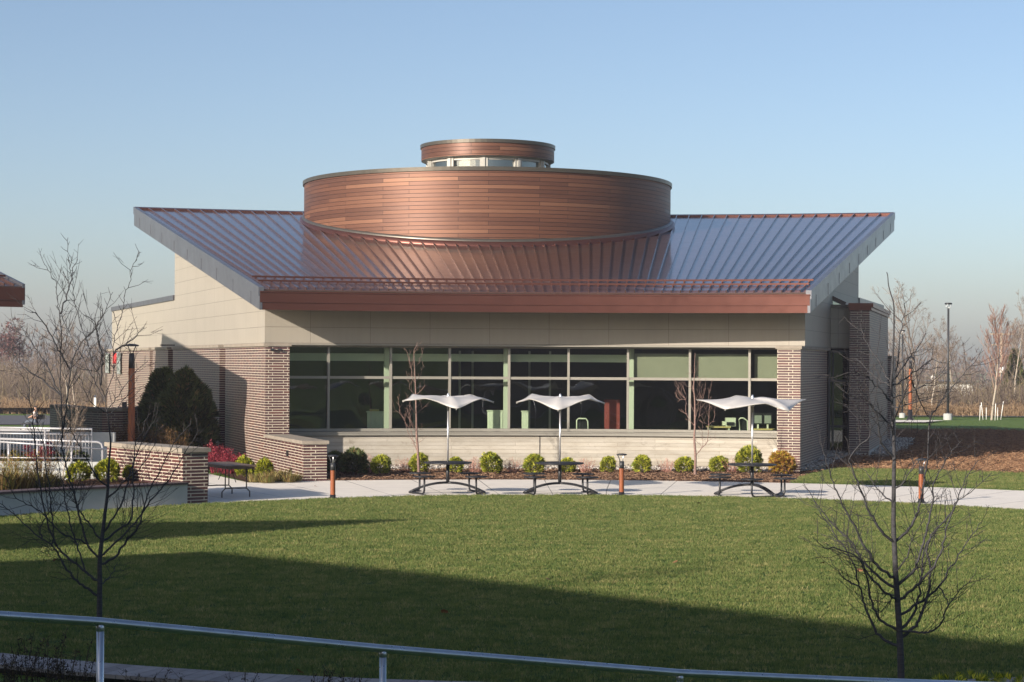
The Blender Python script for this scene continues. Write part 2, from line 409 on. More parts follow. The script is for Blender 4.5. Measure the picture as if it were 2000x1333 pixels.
def boards():
    m = NT('weathered_boards'); ob = m.obj(); nz = m.noise(m.map(ob, (1.5, 1.5, 1)), 6, 5, 0.6)
    m.P(Base_Color=m.mix(0.5, m.ramp(nz, [(0.3, (0.17, 0.15, 0.15)), (0.7, (0.33, 0.31, 0.31))]), m.ramp(m.gen().outputs['Random Per Island'], [(0.0, (0.16, 0.14, 0.14)), (1.0, (0.36, 0.33, 0.32))])), Roughness=0.8)
    m.bump(nz, 0.3, 0.004); return m.m
M['boards'] = boards()
M['lawn'] = grass_mat('lawn_grass', (0.030, 0.065, 0.016), (0.065, 0.110, 0.026), (0.12, 0.145, 0.045))
M['blades'] = blade_mat('grass_blades', [(0.15, (0.062, 0.112, 0.032)), (0.40, (0.120, 0.175, 0.048)), (0.60, (0.200, 0.230, 0.070)), (0.84, (0.42, 0.36, 0.16))])
M['field'] = grass_mat('field_grass', (0.075, 0.13, 0.03), (0.125, 0.19, 0.045), (0.20, 0.25, 0.07), 0.4)
M['mulch_dark'] = mulch_mat('bark_mulch', [(0.25, (0.028, 0.016, 0.011)), (0.5, (0.085, 0.047, 0.030)), (0.8, (0.20, 0.12, 0.08))], 22)
M['mulch_straw'] = mulch_mat('straw_mulch', [(0.2, (0.10, 0.052, 0.030)), (0.5, (0.25, 0.14, 0.078)), (0.8, (0.38, 0.235, 0.14))], 9)
M['gravel'] = mulch_mat('river_gravel', [(0.25, (0.13, 0.12, 0.11)), (0.5, (0.34, 0.32, 0.29)), (0.8, (0.62, 0.60, 0.56))], 20)
M['stone'] = leaf_mat('river_stone', [(0, (0.20, 0.18, 0.16)), (0.5, (0.42, 0.39, 0.35)), (1, (0.68, 0.65, 0.60))], 0.8)
M['chip'] = leaf_mat('bark_chip', [(0, (0.03, 0.018, 0.012)), (0.5, (0.12, 0.065, 0.04)), (1, (0.30, 0.19, 0.12))], 0.9)
M['straw'] = leaf_mat('pine_straw', [(0, (0.11, 0.055, 0.03)), (0.5, (0.26, 0.145, 0.08)), (1, (0.42, 0.27, 0.16))], 0.9)
M['asphalt'] = simple('asphalt', (0.075, 0.078, 0.085), 0.9, 0, 0.12, 3)
M['tan'] = grass_mat('dry_meadow', (0.16, 0.10, 0.045), (0.26, 0.17, 0.08), (0.36, 0.25, 0.13), 0.3)
M['arbor'] = leaf_mat('arborvitae_leaf', [(0, (0.08, 0.12, 0.018)), (0.35, (0.20, 0.26, 0.03)), (0.7, (0.42, 0.43, 0.045)), (1, (0.64, 0.56, 0.08))], 0.6, 0.2)
M['arbor_dark'] = leaf_mat('evergreen_leaf', [(0, (0.030, 0.050, 0.016)), (0.5, (0.085, 0.115, 0.034)), (0.9, (0.16, 0.18, 0.06)), (1, (0.30, 0.17, 0.08))], 0.7, 0.15)
M['gold'] = leaf_mat('golden_conifer_leaf', [(0, (0.06, 0.10, 0.012)), (0.4, (0.20, 0.24, 0.02)), (1, (0.55, 0.50, 0.04))], 0.6, 0.2)
M['rust'] = leaf_mat('rust_gold_leaf', [(0, (0.16, 0.07, 0.02)), (0.4, (0.36, 0.17, 0.05)), (0.7, (0.40, 0.26, 0.04)), (1, (0.50, 0.42, 0.04))], 0.7, 0.2)
M['redleaf'] = leaf_mat('crimson_leaf', [(0, (0.08, 0.010, 0.018)), (0.5, (0.26, 0.025, 0.05)), (1, (0.46, 0.10, 0.11))], 0.6, 0.3)
M['pinktwig'] = leaf_mat('pink_dry_twig', [(0, (0.22, 0.10, 0.08)), (0.5, (0.45, 0.22, 0.17)), (1, (0.62, 0.36, 0.28))], 0.8)
M['drygrass'] = leaf_mat('dry_grass_blade', [(0, (0.13, 0.09, 0.03)), (0.4, (0.25, 0.17, 0.07)), (0.7, (0.16, 0.19, 0.04)), (1, (0.45, 0.36, 0.17))], 0.8, 0.2)
M['brownbush'] = leaf_mat('brown_bush_leaf', [(0, (0.03, 0.018, 0.012)), (0.6, (0.09, 0.055, 0.03)), (1, (0.22, 0.12, 0.03))], 0.8)
M['darkstem'] = leaf_mat('dark_dry_stem', [(0, (0.03, 0.022, 0.02)), (0.6, (0.075, 0.055, 0.045)), (1, (0.13, 0.10, 0.05))], 0.9)
M['fallen'] = leaf_mat('fallen_leaf', [(0, (0.14, 0.05, 0.03)), (0.5, (0.28, 0.12, 0.06)), (1, (0.34, 0.2, 0.11))], 0.8)
M['bark_dark'] = bark_mat('grey_young_bark', (0.028, 0.028, 0.031), (0.072, 0.070, 0.074))
M['twig_dark'] = bark_mat('dark_twig_bark', (0.024, 0.022, 0.024), (0.050, 0.046, 0.048))
M['bark_tan'] = bark_mat('tan_bark', (0.15, 0.09, 0.075), (0.30, 0.20, 0.165))
M['bark_pale'] = bark_mat('pale_bark', (0.26, 0.22, 0.17), (0.45, 0.39, 0.31))
M['bark_grey'] = bark_mat('grey_bark', (0.10, 0.085, 0.07), (0.20, 0.17, 0.14))
M['crown_grey'] = leaf_mat('grey_twigs', [(0, (0.11, 0.085, 0.07)), (0.6, (0.21, 0.165, 0.13)), (1, (0.32, 0.25, 0.19))], 0.9)
M['crown_red'] = leaf_mat('reddish_twigs', [(0, (0.15, 0.085, 0.07)), (0.6, (0.26, 0.145, 0.115)), (1, (0.34, 0.24, 0.18))], 0.9)
M['crown_leafred'] = leaf_mat('purple_red_leaf', [(0, (0.08, 0.042, 0.040)), (1, (0.21, 0.11, 0.10))], 0.9)
M['brush'] = leaf_mat('brush_twigs', [(0, (0.07, 0.055, 0.045)), (0.4, (0.13, 0.10, 0.08)), (0.8, (0.20, 0.16, 0.12)), (1, (0.24, 0.20, 0.10))], 0.95)
M['reed'] = leaf_mat('reed_blade', [(0, (0.12, 0.075, 0.045)), (0.5, (0.21, 0.14, 0.08)), (1, (0.32, 0.23, 0.14))], 0.95)
M['farwood'] = leaf_mat('far_wood', [(0, (0.07, 0.055, 0.05)), (0.6, (0.13, 0.10, 0.085)), (1, (0.18, 0.15, 0.12))], 1.0)
M['white_paint'] = simple('white_paint', (0.75, 0.74, 0.70), 0.6, 0, 0.05, 1)
M['pole_wood'] = simple('utility_pole_wood', (0.36, 0.29, 0.21), 0.9, 0, 0.15, 3)
M['skin'] = simple('skin', (0.45, 0.26, 0.18), 0.6)
M['shirt'] = simple('pale_shirt_cloth', (0.70, 0.58, 0.52), 0.8, 0, 0.15, 9)
M['jeans'] = simple('grey_trouser_cloth', (0.10, 0.12, 0.15), 0.9)
M['hair'] = simple('dark_hair', (0.02, 0.015, 0.012), 0.7)
M['stucco'] = simple('plain_wall', (0.30, 0.22, 0.18), 0.85, 0, 0.1, 1)
M['scr'] = simple('monitor_screen', (0.30, 0.33, 0.30), 0.3, 0, 0.05, 2)
M['red'] = simple('red_paint', (0.6, 0.03, 0.03), 0.5)
def camo():
    m = NT('mottled_banner_print'); nz = m.noise(m.obj(), 6.5, 3, 0.6, 0.8)
    r = m.ramp(nz, [(0.42, (0.03, 0.045, 0.03)), (0.46, (0.20, 0.22, 0.21)), (0.55, (0.36, 0.38, 0.37)), (0.62, (0.10, 0.13, 0.10))])
    m.P(Base_Color=r, Roughness=0.8); return m.m
M['banner'] = camo()

# ================================================================== GROUND
def ground_z(x, y):
    z = 0.0
    if x < -8 and y > 58: z -= 1.0 * min(1, (y - 58) / 40) * min(1, (-8 - x) / 6)
    if y > 165: z -= min(4.0, (y - 165) * 0.03)
    if y < -35: z += min(9.0, (-35 - y) * 0.22)
    return z
def grid_sheet(name, xs, ys, zf, mat, label=None, kind='structure'):
    nx, ny = len(xs), len(ys); mb = MB()
    vs = [(x, y, zf(x, y)) for y in ys for x in xs]
    fs = [(j * nx + i, j * nx + i + 1, (j + 1) * nx + i + 1, (j + 1) * nx + i) for j in range(ny - 1) for i in range(nx - 1)]
    mb.add(vs, fs, None, True); o = mb.build(name, mat); o['kind'] = kind
    return o
def frange(a, b, s):
    out = [a]
    while out[-1] + s < b: out.append(out[-1] + s)
    out.append(b); return out
xs = [-900, -500, -300, -200, -140, -100] + frange(-80, 80, 8) + [100, 140, 200, 300, 500, 900]
ys = [-600, -300, -150] + frange(-100, 240, 8) + [300, 400, 600, 1000, 2000]
grid_sheet('ground', xs, ys, lambda x, y: ground_z(x, y) - 0.03, M['field'])

def lawnR(t):
    pts = [(-3.2, 13.0), (-2.6, 13.3), (-1.0, 13.6), (-0.75, 13.4), (-0.61, 13.7), (-0.40, 14.02), (-0.23, 14.32), (0.1, 14.55), (0.38, 14.78), (0.63, 14.5), (1.0, 14.4), (2.2, 13.5), (3.2, 13.0)]
    for (a, ra), (b, rb) in zip(pts, pts[1:]):
        if a <= t <= b: return ra + (rb - ra) * (t - a) / (b - a)
    return 14.0
# lawn: one disc inside the ring walk
mb = MB(); n = 160
ring = [P(lawnR(-pi + 2 * pi * i / n), -pi + 2 * pi * i / n, 0.02) for i in range(n)]
rr = [[P(lawnR(-pi + 2 * pi * i / n) * q, -pi + 2 * pi * i / n, 0.02) for i in range(n)] for q in (0.33, 0.66, 1.0)]
vs = [P(0, 0, 0.02)] + [p for r_ in rr for p in r_]
fs = [(0, 1 + (i + 1) % n, 1 + i) for i in range(n)]
for k in range(2): fs += [(1 + k * n + i, 1 + k * n + (i + 1) % n, 1 + (k + 1) * n + (i + 1) % n, 1 + (k + 1) * n + i) for i in range(n)]
mb.add(vs, fs, None, True); lawn = mb.build('lawn', M['lawn']); lawn['kind'] = 'structure'
for p in lawn.data.polygons:
    if p.normal.z < 0: p.flip()
# ring walk
mb = MB(); mb.sector(14, 20.8, -1.45, 1.45, -0.05, 0.012, 150, r0f=lambda t: lawnR(t) + 0.015)
o = mb.build('patio_walk', M['pave']); o['kind'] = 'structure'
# planting bed between walk and window wall, grass and mulch on the right
TWL, TWR = -0.3317, 0.2814
tR0 = th_at(24, 1578, 0)
mb = MB(); mb.sector(20.815, 26.8, TWL + 0.02, tR0, -0.05, lambda R, t: 0.03, 60)
bed = mb.build('planting_bed', M['mulch_dark']); bed['kind'] = 'structure'
def bedz(x, y): return 0.03
mb = MB(); mb.sector(25.3, 26.72, TWL + 0.03, 0.262, -0.02, 0.06, 60); o = mb.build('gravel_strip', M['gravel']); o['kind'] = 'structure'
mb = MB(); mb.sector(20.815, 27.9, tR0 + 0.0, 1.2, -0.05, lambda R, t: 0.034 + 0.006 * (R - 20.8), 60, r1f=lambda t: 27.9 if t > 0.31 else 24.5 + (t - tR0) / (0.31 - tR0) * 3.4)
side_lawn = mb.build('side_lawn', M['lawn']); side_lawn['kind'] = 'structure'
# straw mulch bank
def bankz(x, y):
    R = hypot(x - CX, y - CY); e = min(1, max(0, (R - 27.7) / 1.5)); t = atan2(x - CX, y - CY)
    w = min(1, max(0, (t - 0.262) / 0.05))
    z = 0.05 + e * w * (0.05 + 0.11 * mnoise.noise((x * 0.8, y * 0.5, 0)) + 0.10 * mnoise.noise((x * 2.3, y * 1.4, 3)) + 0.05 * mnoise.noise((x * 6, y * 4, 3)))
    if R > 62: z -= (R - 62) * 0.3
    return z
mb = MB(); Rs = frange(27.5, 63.2, 0.18); ts = frange(0.235, 0.95, 0.004)
vs = []
for R in Rs:
    for t in ts: p = P(R, t); vs.append((p.x, p.y, bankz(p.x, p.y)))
nt = len(ts)
mb.add(vs, [(i * nt + j, i * nt + j + 1, (i + 1) * nt + j + 1, (i + 1) * nt + j) for i in range(len(Rs) - 1) for j in range(nt - 1)], None, True)
bank = mb.build('mulch_bank', M['mulch_straw']); bank['kind'] = 'structure'
# gravel wedge along the right-hand wall
mb = MB(); pts = [G(1560, 921, .05), G(1606, 917, .05), G(1655, 893, .2), (11.6, 63.2, .2), (12.3, 63.2, .22), (15.2, 74, .3), (14.0, 74, .3), (10.6, 64.5, .3), (8.2, 57.0, .05)]
pts = [Vector(p) for p in pts]
mb.add([(p.x, p.y, max(p.z, bankz(p.x, p.y)) + 0.07) for p in pts] + [(p.x, p.y, -0.1) for p in pts], [tuple(range(len(pts)))[::-1]] + [(i, (i + 1) % len(pts), len(pts) + (i + 1) % len(pts), len(pts) + i) for i in range(len(pts))])
o = mb.build('gravel_border', M['gravel']); o['kind'] = 'structure'
# left bed in front of the side wall
mb = MB()
lb = [G(478, 944), G(590, 941.5), P(25.6, TWL + .002), P(44, TWL + .002), Vector((-22, 72, 0)), G(300, 896), G(395, 908), G(425, 927)]
mb.add([(p[0], p[1], 0.05) for p in lb], [tuple(range(len(lb)))[::-1]]); o = mb.build('side_bed', M['mulch_dark']); o['kind'] = 'structure'
mb = MB(); mb.sector(20.80, 27.5, -.80, -.405, -0.05, 0.010, 30); o = mb.build('side_path', M['pave']); o['kind'] = 'structure'
# far ground features
def strip(name, pts, dz, mat):
    mb = MB(); mb.add([(x, y, ground_z(x, y) + dz) for x, y in pts], [tuple(range(len(pts)))]); o = mb.build(name, mat); o['kind'] = 'structure'; return o
strip('road', [(-70, 126), (-22, 126), (-22, 147), (-70, 147)], 0.02, M['asphalt'])
strip('footpath', [(-60, 113), (-27, 113), (-25, 116.5), (-33, 119), (-60, 120)], 0.05, M['pave'])
strip('far_path', [(20, 106.5), (22.6, 106.5), (24.6, 110.5), (20, 110.5)], 0.05, M['pave'])
strip('car_park', [(18, 119.6), (70, 119.6), (70, 121), (18, 121)], 0.04, M['asphalt'])
strip('dry_meadow', [(14, 121.5), (120, 121.5), (120, 160), (14, 160)], 0.03, M['tan'])
strip('dry_verge', [(-90, 152), (-10, 152), (-10, 164), (-90, 164)], 0.03, M['tan'])

# ================================================================== THE PAVILION
RE, RR, TL, TR = 24.82, 47.64, -0.3455, 0.2959
ZEB, ZET = 4.637, 5.167
SL = (9.16 - 5.23) / (RR - RE)
def roofz(R): return 5.23 + (R - RE) * SL
nL = Vector((-cos(TWL), sin(TWL), 0)); nR = Vector((cos(TWR), -sin(TWR), 0))
main = thing('pavilion', 'cream and brick pavilion with round timber drum rising from a wide copper brown fan roof', 'building', (0.6, 60, 0))
def PL(R, z, off=0.0): p = P(R, TWL, z) + nL * off; return p
def PR(R, z, off=0.0): p = P(R, TWR, z) + nR * off; return p

# --- left side wall: brick with two recessed slots
RA, RB, RC, RD = 25.67, 31.9, 32.9, 42.3
fw = MB()
segs = [(RA, RB), (RC, RD), (43.4, 47.2), (48.0, 61.0)]
for a, b in segs: fw.slab([PL(a, -0.5), PL(b, -0.5), PL(b, 3.61), PL(a, 3.61)], nL, 0.34)
for a, b in ((RB - .05, RC + .05), (RD - .05, 43.45), (47.15, 48.05)): fw.slab([PL(a, -0.5, -.24), PL(b, -0.5, -.24), PL(b, 3.61, -.24), PL(a, 3.61, -.24)], nL, 0.12)
wl_ = fw.build('side_wall', M['brick'], main)
cp = MB()
for a, b in segs: cp.slab([PL(a - .02, 3.612, .05), PL(b + .02, 3.612, .05), PL(b + .02, 3.70, .05), PL(a - .02, 3.70, .05)], nL, 0.42)
cp.build('stone_band', M['cap'], main)
# siding above
sdg = MB(); top = [PL(26.75, roofz(26.75) - .58, -.2), PL(26.75, 3.702, -.2), PL(61, 3.702, -.2), PL(61, 5.45, -.2), PL(43.2, 5.45, -.2), PL(43.2, roofz(43.2) - .58, -.2)]
sdg.slab(top[::-1], nL, 0.2); sdg.build('side_cladding', M['siding'], main)
mb = MB(); mb.slab([PL(43.3, 5.452, -.15), PL(61.05, 5.452, -.15), PL(61.05, 5.64, -.15), PL(43.3, 5.64, -.15)], nL, 0.35); mb.build('coping', M['fascia_grey'], main)

# --- front siding band
tsL = th_at(26.75, 518.5); tsR = th_at(26.75, 1563)
mb = MB(); mb.sector(26.75, 26.95, tsL, tsR, 3.702, roofz(26.75) - .57, 48); mb.build('front_cladding', M['siding'], main)
mb = MB(); mb.sector(26.715, 26.78, tsL, tsR, 3.66, 3.70, 48); mb.build('drip_edge', M['alum'], main)
# --- piers
tpL1 = th_at(RA, 565.5); tpR0 = th_at(RA, 1518)
mb = MB(); mb.sector(RA, 27.4, TWL + .0005, tpL1, -0.3, 3.61, 4); mb.build('corner_pier', M['brick'], main)
mb = MB(); mb.sector(RA - .04, 27.0, TWL + .0005, tpL1 + .002, 3.612, 3.70, 4); mb.build('pier_cap', M['cap'], main)
mb = MB(); mb.sector(RA, 27.4, tpR0, TWR - .0005, -0.3, 3.61, 4); mb.build('corner_pier', M['brick'], main)
mb = MB(); mb.sector(RA - .04, 27.0, tpR0 - .002, TWR + .0015, 3.612, 3.70, 4); mb.build('pier_cap', M['cap'], main)
# --- wing wall running out to the patio
tw = Vector((cos(TWL), -sin(TWL), 0))
def wing(R0, R1, w, z0, z1, t, e=0.0, side=1):
    tg = Vector((cos(t), -sin(t), 0)) * side; q = [P(R0 - e, t) - tg * e, P(R1, t) - tg * e, P(R1, t) + tg * (w + e), P(R0 - e, t) + tg * (w + e)]
    return [(p.x, p.y) for p in q], z0, z1
mb = MB(); mb.poly(*wing(20.72, RA - .003, 0.63, -0.3, 0.985, TWL)); mb.build('wing_wall', M['brick'], main)
mb = MB(); mb.poly(*wing(20.72, RA - .006, 0.63, 0.986, 1.075, TWL, 0.05)); mb.build('wing_cap', M['cap'], main)
mb = MB(); c = U(549.5, 878, 52.7) ; c = P(22.6, TWL, .66) + nL * .02; mb.box(c, (.05, .11, .16), -TWL); mb.build('outlet_box', M['black'], main)
# --- right side
mb = MB()
mb.slab([PR(RA, -.3), PR(32.0, -.3), PR(32.0, 3.61), PR(RA, 3.61)][::-1], nR, .34)
mb.slab([PR(31.95, -.3, -.22), PR(32.6, -.3, -.22), PR(32.6, 3.61, -.22), PR(31.95, 3.61, -.22)][::-1], nR, .1); mb.build('side_wall', M['brick'], main)
mb = MB(); mb.slab([PR(RA - .02, 3.612, .04), PR(32.6, 3.612, .04), PR(32.6, 3.70, .04), PR(RA - .02, 3.70, .04)][::-1], nR, .4); mb.build('stone_band', M['cap'], main)
mb = MB(); q = [PR(26.75, 3.702, -.02), PR(41.5, 3.702, -.02), PR(41.5, roofz(41.5) - .58, -.02), PR(26.75, roofz(26.75) - .58, -.02)]
mb.slab(q[::-1], nR, .2); q = [PR(41.4, 3.702, -.03), PR(51, 3.702, -.03), PR(51, 5.45, -.03), PR(41.4, 5.45, -.03)]; mb.slab(q[::-1], nR, .18)
mb.build('side_cladding', M['siding'], main)
mb = MB(); q = [PR(41.5, 5.452, .03), PR(51, 5.452, .03), PR(51, 5.64, .03), PR(41.5, 5.64, .03)]; mb.slab(q[::-1], nR, .3); mb.build('coping', M['fascia_grey'], main)
# recessed bay with tall dark window, between side wall and brick tower
def X_at(u, d): return (u - 1000) / F * d
d0 = 63.6
mb = MB(); xa, xb = X_at(1613, d0), X_at(1661, d0)
mb.poly([(xa, d0), (xb, d0), (xb, d0 + .3), (xa, d0 + .3)], 3.70, 5.02); mb.build('bay_cladding', M['siding'], main)
mb = MB(); mb.poly([(xa, d0 - .05), (xb, d0 - .05), (xb, d0 + .3), (xa, d0 + .3)], 5.022, 5.13); mb.build('bay_cap', M['bronze'], main)
mb = MB(); mb.add([(xa, d0 + .5, 5.13), (xb - .12, d0 + .5, 5.13), (xa, d0 + .5, 5.46)], [(0, 1, 2)]); mb.slab([(xa, d0 + .5, 5.13), (xb - .12, d0 + .5, 5.13), (xa, d0 + .5, 5.46)][::-1], (0, -1, 0), .05); mb.build('clerestory_pane', M['glass_sky'], main)
mb = MB(); mb.bar((xa, d0 + .45, 5.49), (xb - .1, d0 + .45, 5.16), .06, .13); mb.build('sloping_flashing', M['folding_top'], main)
wx0, wx1 = X_at(1620, d0), X_at(1658, d0)
fr = MB(); zb0, zb1 = 0.28, 3.64
for x in (wx0, wx1): fr.box((x, d0 + .02, (zb0 + zb1) / 2), (.07, .1, zb1 - zb0))
fr.box((wx0 + .12, d0 + .02, (zb0 + zb1) / 2), (.05, .1, zb1 - zb0))
for z in (zb0 + .05, 1.15, 2.64, zb1 - .04): fr.box(((wx0 + wx1) / 2, d0 + .021, z), (wx1 - wx0, .09, .08))
wf = sub(main, fr.build('side_window', M['darkgrey'], main))
mb = MB(); mb.box(((wx0 + wx1) / 2, d0 + .04, (zb0 + zb1) / 2), (wx1 - wx0, .012, zb1 - zb0 - .06)); mb.build('pane', M['dark_glass'], wf)
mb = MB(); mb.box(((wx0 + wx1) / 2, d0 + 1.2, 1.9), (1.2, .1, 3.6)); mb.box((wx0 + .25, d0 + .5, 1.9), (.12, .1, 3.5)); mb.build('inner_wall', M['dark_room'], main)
# brick tower
tx0, tx1 = X_at(1659, 63.0), X_at(1698, 63.0); bx = X_at(1734, 72.5)
mb = MB(); mb.poly([(tx0, 63.0), (tx1, 63.0), (bx, 72.5), (bx - 1.1, 72.6)], -.3, 4.93); mb.build('brick_tower', M['brick'], main)
tc = MB(); tc.poly([(tx0 - .03, 62.95), (tx1 + .05, 62.95), (bx + .06, 72.52), (bx - 1.15, 72.62)], 4.932, 5.03)
tc.poly([(tx0 - .06, 62.91), (tx1 + .1, 62.91), (bx + .1, 72.55), (bx - 1.2, 72.65)], 5.031, 5.16); tc.build('tower_coping', M['copper'], main)
b2 = X_at(1750, 77.5)
mb = MB(); mb.poly([(bx - 1.1, 72.55), (bx + .12, 72.55), (b2, 77.5), (b2 - 1.5, 77.5)], -.3, 3.42); mb.build('rear_wall', M['brick'], main)
mb = MB(); mb.poly([(bx - 1.1, 72.5), (bx + .17, 72.5), (b2 + .05, 77.55), (b2 - 1.5, 77.55)], 3.421, 3.51); mb.build('rear_coping', M['bronze'], main)
mb = MB(); mb.poly([(tx1 - .02, 62.97), (tx1 + .035, 62.98), (bx + .04, 72.45), (bx - .02, 72.45)], -.1, .36); mb.build('base_flashing', M['alum_light'], main)
# hidden rear of the building, so that it is a closed volume
mb = MB(); mb.sector(47.0, 61.0, TWL + .012, TWR - .06, -0.5, 5.40, 24); mb.build('rear_block', M['siding'], main)

# --- glazed front: sill, board-formed wall, frames, panes
mb = MB(); mb.sector(26.72, 27.4, tpL1 - .001, tpR0 + .001, -0.3, 0.985, 60); mb.build('plinth_wall', M['boardform'], main)
mb = MB(); tj = th_at(26.72, 1055); mb.sector(26.708, 26.73, tj - .0004, tj + .0004, 0.03, 0.984, 1); mb.build('expansion_joint', M['black'], main)
mb = MB(); mb.sector(26.62, 27.3, tpL1 - .001, tpR0 + .001, 0.987, 1.085, 60); mb.sector(26.60, 26.64, tpL1 - .001, tpR0 + .001, 1.065, 1.092, 60); mb.build('window_sill', M['alum'], main)
RF = 27.1; us = [565, 642, 763.5, 878.5, 994.5, 1110.5, 1226.5, 1347.5, 1464, 1519]
tb = [th_at(RF, u) for u in us]; tb[0] = tpL1 - .0005; tb[-1] = tpR0 + .0005
fr = MB(); fr.sector(RF, RF + .14, tb[0], tb[-1], 1.094, 1.175, 60); fr.sector(RF, RF + .14, tb[0], tb[-1], 3.605, 3.698, 60); fr.sector(RF + .003, RF + .137, tb[0], tb[-1], 2.665, 2.745, 60)
for t in tb[1:-1]: fr.sector(RF - .02, RF + .139, t - .0013, t + .0013, 1.176, 3.604, 1)
for t in (tb[0] + .001, tb[-1] - .001): fr.sector(RF - .004, RF + .139, t - .0008, t + .0008, 1.176, 3.604, 1)
wfr = sub(main, fr.build('window_frame', M['alum'], main))
for a, b in zip(tb, tb[1:]):
    for z0, z1 in ((1.17, 2.67), (2.74, 3.61)):
        mb = MB(); mb.add([P(RF + .09, a, z0), P(RF + .09, b, z0), P(RF + .09, b, z1), P(RF + .09, a, z1)], [(0, 1, 2, 3)]); pn = mb.build('pane', M['glass'], wfr)
for k, (a, b) in enumerate(zip(tb[6:], tb[7:])):
    mb = MB(); e = (.0062, .005, .0045)[k]
    mb.add([P(RF + .28, a + e, 2.70), P(RF + .28, b - .0014, 2.70), P(RF + .28, b - .0014, 3.47), P(RF + .28, a + e, 3.47)], [(0, 1, 2, 3)])
    bl = mb.build('roller_blind', M['blind'], main); bl.modifiers.new('s', 'SOLIDIFY').thickness = .01
# room shell
ti0, ti1 = TWL + .02, TWR - .02
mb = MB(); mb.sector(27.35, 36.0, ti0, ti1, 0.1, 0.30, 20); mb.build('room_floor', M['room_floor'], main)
mb = MB(); mb.sector(27.35, 36.0, ti0, ti1, 3.75, 3.85, 20); mb.build('room_ceiling', M['room_white'], main)
mb = MB(); mb.sector(27.75, 28.1, ti0, th_at(27.8, 1225), 3.20, 3.43, 30); mb.build('ceiling_soffit', M['room_white'], main)
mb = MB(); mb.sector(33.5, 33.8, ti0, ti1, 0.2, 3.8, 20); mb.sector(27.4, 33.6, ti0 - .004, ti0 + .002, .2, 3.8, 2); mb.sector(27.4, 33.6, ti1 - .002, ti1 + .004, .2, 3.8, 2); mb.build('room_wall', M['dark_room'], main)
for u in (757, 990, 1232):
    t = th_at(27.6, u); mb = MB(); mb.box(P(27.62, t, 2.0), (.20, .16, 3.4), -t); mb.build('column', M['room_white'], main)
for u in (1075, 1035, 812, 900, 925):
    t = th_at(31, u); mb = MB(); mb.box(P(31.5, t, 1.9), (.07, .07, 3.3), -t); mb.build('partition_post', M['alum_light'], main)
# --- lights and small fixtures on the piers
for u in (533, 548):
    p = U(u, 683, 56.0); t = atan2(p.x - CX, p.y - CY); q = P(RA - .05, t, p.z); mb = MB(); mb.box(q, (.09, .12, .06), -t); mb.build('camera_bracket', M['darkgrey'], main)
t = th_at(26.7, 1515); mb = MB(); mb.box(P(26.69, t, .58), (.10, .07, .17), -t); mb.build('socket_box', M['white_paint'], main)
mb = MB(); mb.box(PL(42.8, 3.76, .12), (.5, .3, .05), -TWL); mb.build('wall_fixture', M['darkgrey'], main)

# --- roof
nseg = 120; NS = 60
mb = MB(); mb.sector(RE + .02, RR - .05, TL + .0006, TR - .0006, lambda R, t: roofz(R) - .585, lambda R, t: roofz(R) - .05, nseg); mb.build('soffit', M['siding'], main)
rf = MB(); rf.sector(RE - .02, RR, TL + .0004, TR - .0004, lambda R, t: roofz(R) - .045, lambda R, t: roofz(R), nseg)
dt = (TR - TL) / NS
for i in range(1, NS):
    t = TL + i * dt; a, b = P(RE - .03, t, roofz(RE) + .03), P(RR - .02, t, roofz(RR) + .03)
    rf.bar(a, b, .028, .075)
rfo = sub(main, rf.build('roof', M['roof'], main))
mb = MB(); mb.sector(RR - .22, RR + .05, TL, TR, lambda R, t: roofz(RR) - .04, lambda R, t: roofz(RR) + (.09 if R > RR else .03), nseg); mb.build('ridge_cap', M['copper'], rfo)
# front fascia in two bands with a drip lip
mb = MB(); mb.sector(RE - .06, RE + .05, TL - .0006, TR + .0006, ZEB + .21, ZET - .04, nseg); mb.sector(RE - .035, RE + .05, TL, TR, ZEB, ZEB + .2085, nseg)
mb.sector(RE - .085, RE, TL - .0008, TR + .0008, ZET - .039, ZET + .0, nseg); mb.build('front_fascia', M['copper'], main)
# rake fascias
for t, sgn in ((TL, -1), (TR, 1)):
    n_ = Vector((cos(t), -sin(t), 0)) * sgn
    mb = MB()
    def q(R, z, off): return P(R, t, z) + n_ * off
    a0, a1 = RE - .05, RR + .06
    th0, th1 = .585, .66
    lo = [q(a0, roofz(a0) - th0, .03), q(a1, roofz(a1) - th1, .03), q(a1, roofz(a1) - .20, .03), q(a0, roofz(a0) - .18, .03)]
    hi = [q(a0, roofz(a0) - .19, .06), q(a1, roofz(a1) - .21, .06), q(a1, roofz(a1) + .07, .06), q(a0, roofz(a0) + .06, .06)]
    if sgn > 0: lo, hi = lo[::-1], hi[::-1]
    mb.slab(lo, n_, .08); mb.slab(hi, n_, .16)
    for k in range(9):
        R = a0 + (a1 - a0) * (k + .45) / 9; mb.bar(q(R, roofz(R) - .57, .034), q(R, roofz(R) - .20, .034), .02, .012, up=n_)
    mb.build('rake_fascia', M['fascia_grey'], main)
# snow guard: two square rails on seam clamps
for Rg in (RE + 0.98, RE + 1.88):
    mb = MB(); mb.sector(Rg - .025, Rg + .025, TL + .006, TR - .006, roofz(Rg) + .085, roofz(Rg) + .135, nseg)
    for i in range(1, NS):
        t = TL + i * dt; mb.box(P(Rg, t, roofz(Rg) + .06), (.05, .06, .07), -t)
    mb.build('snow_guard', M['copper'], rfo)

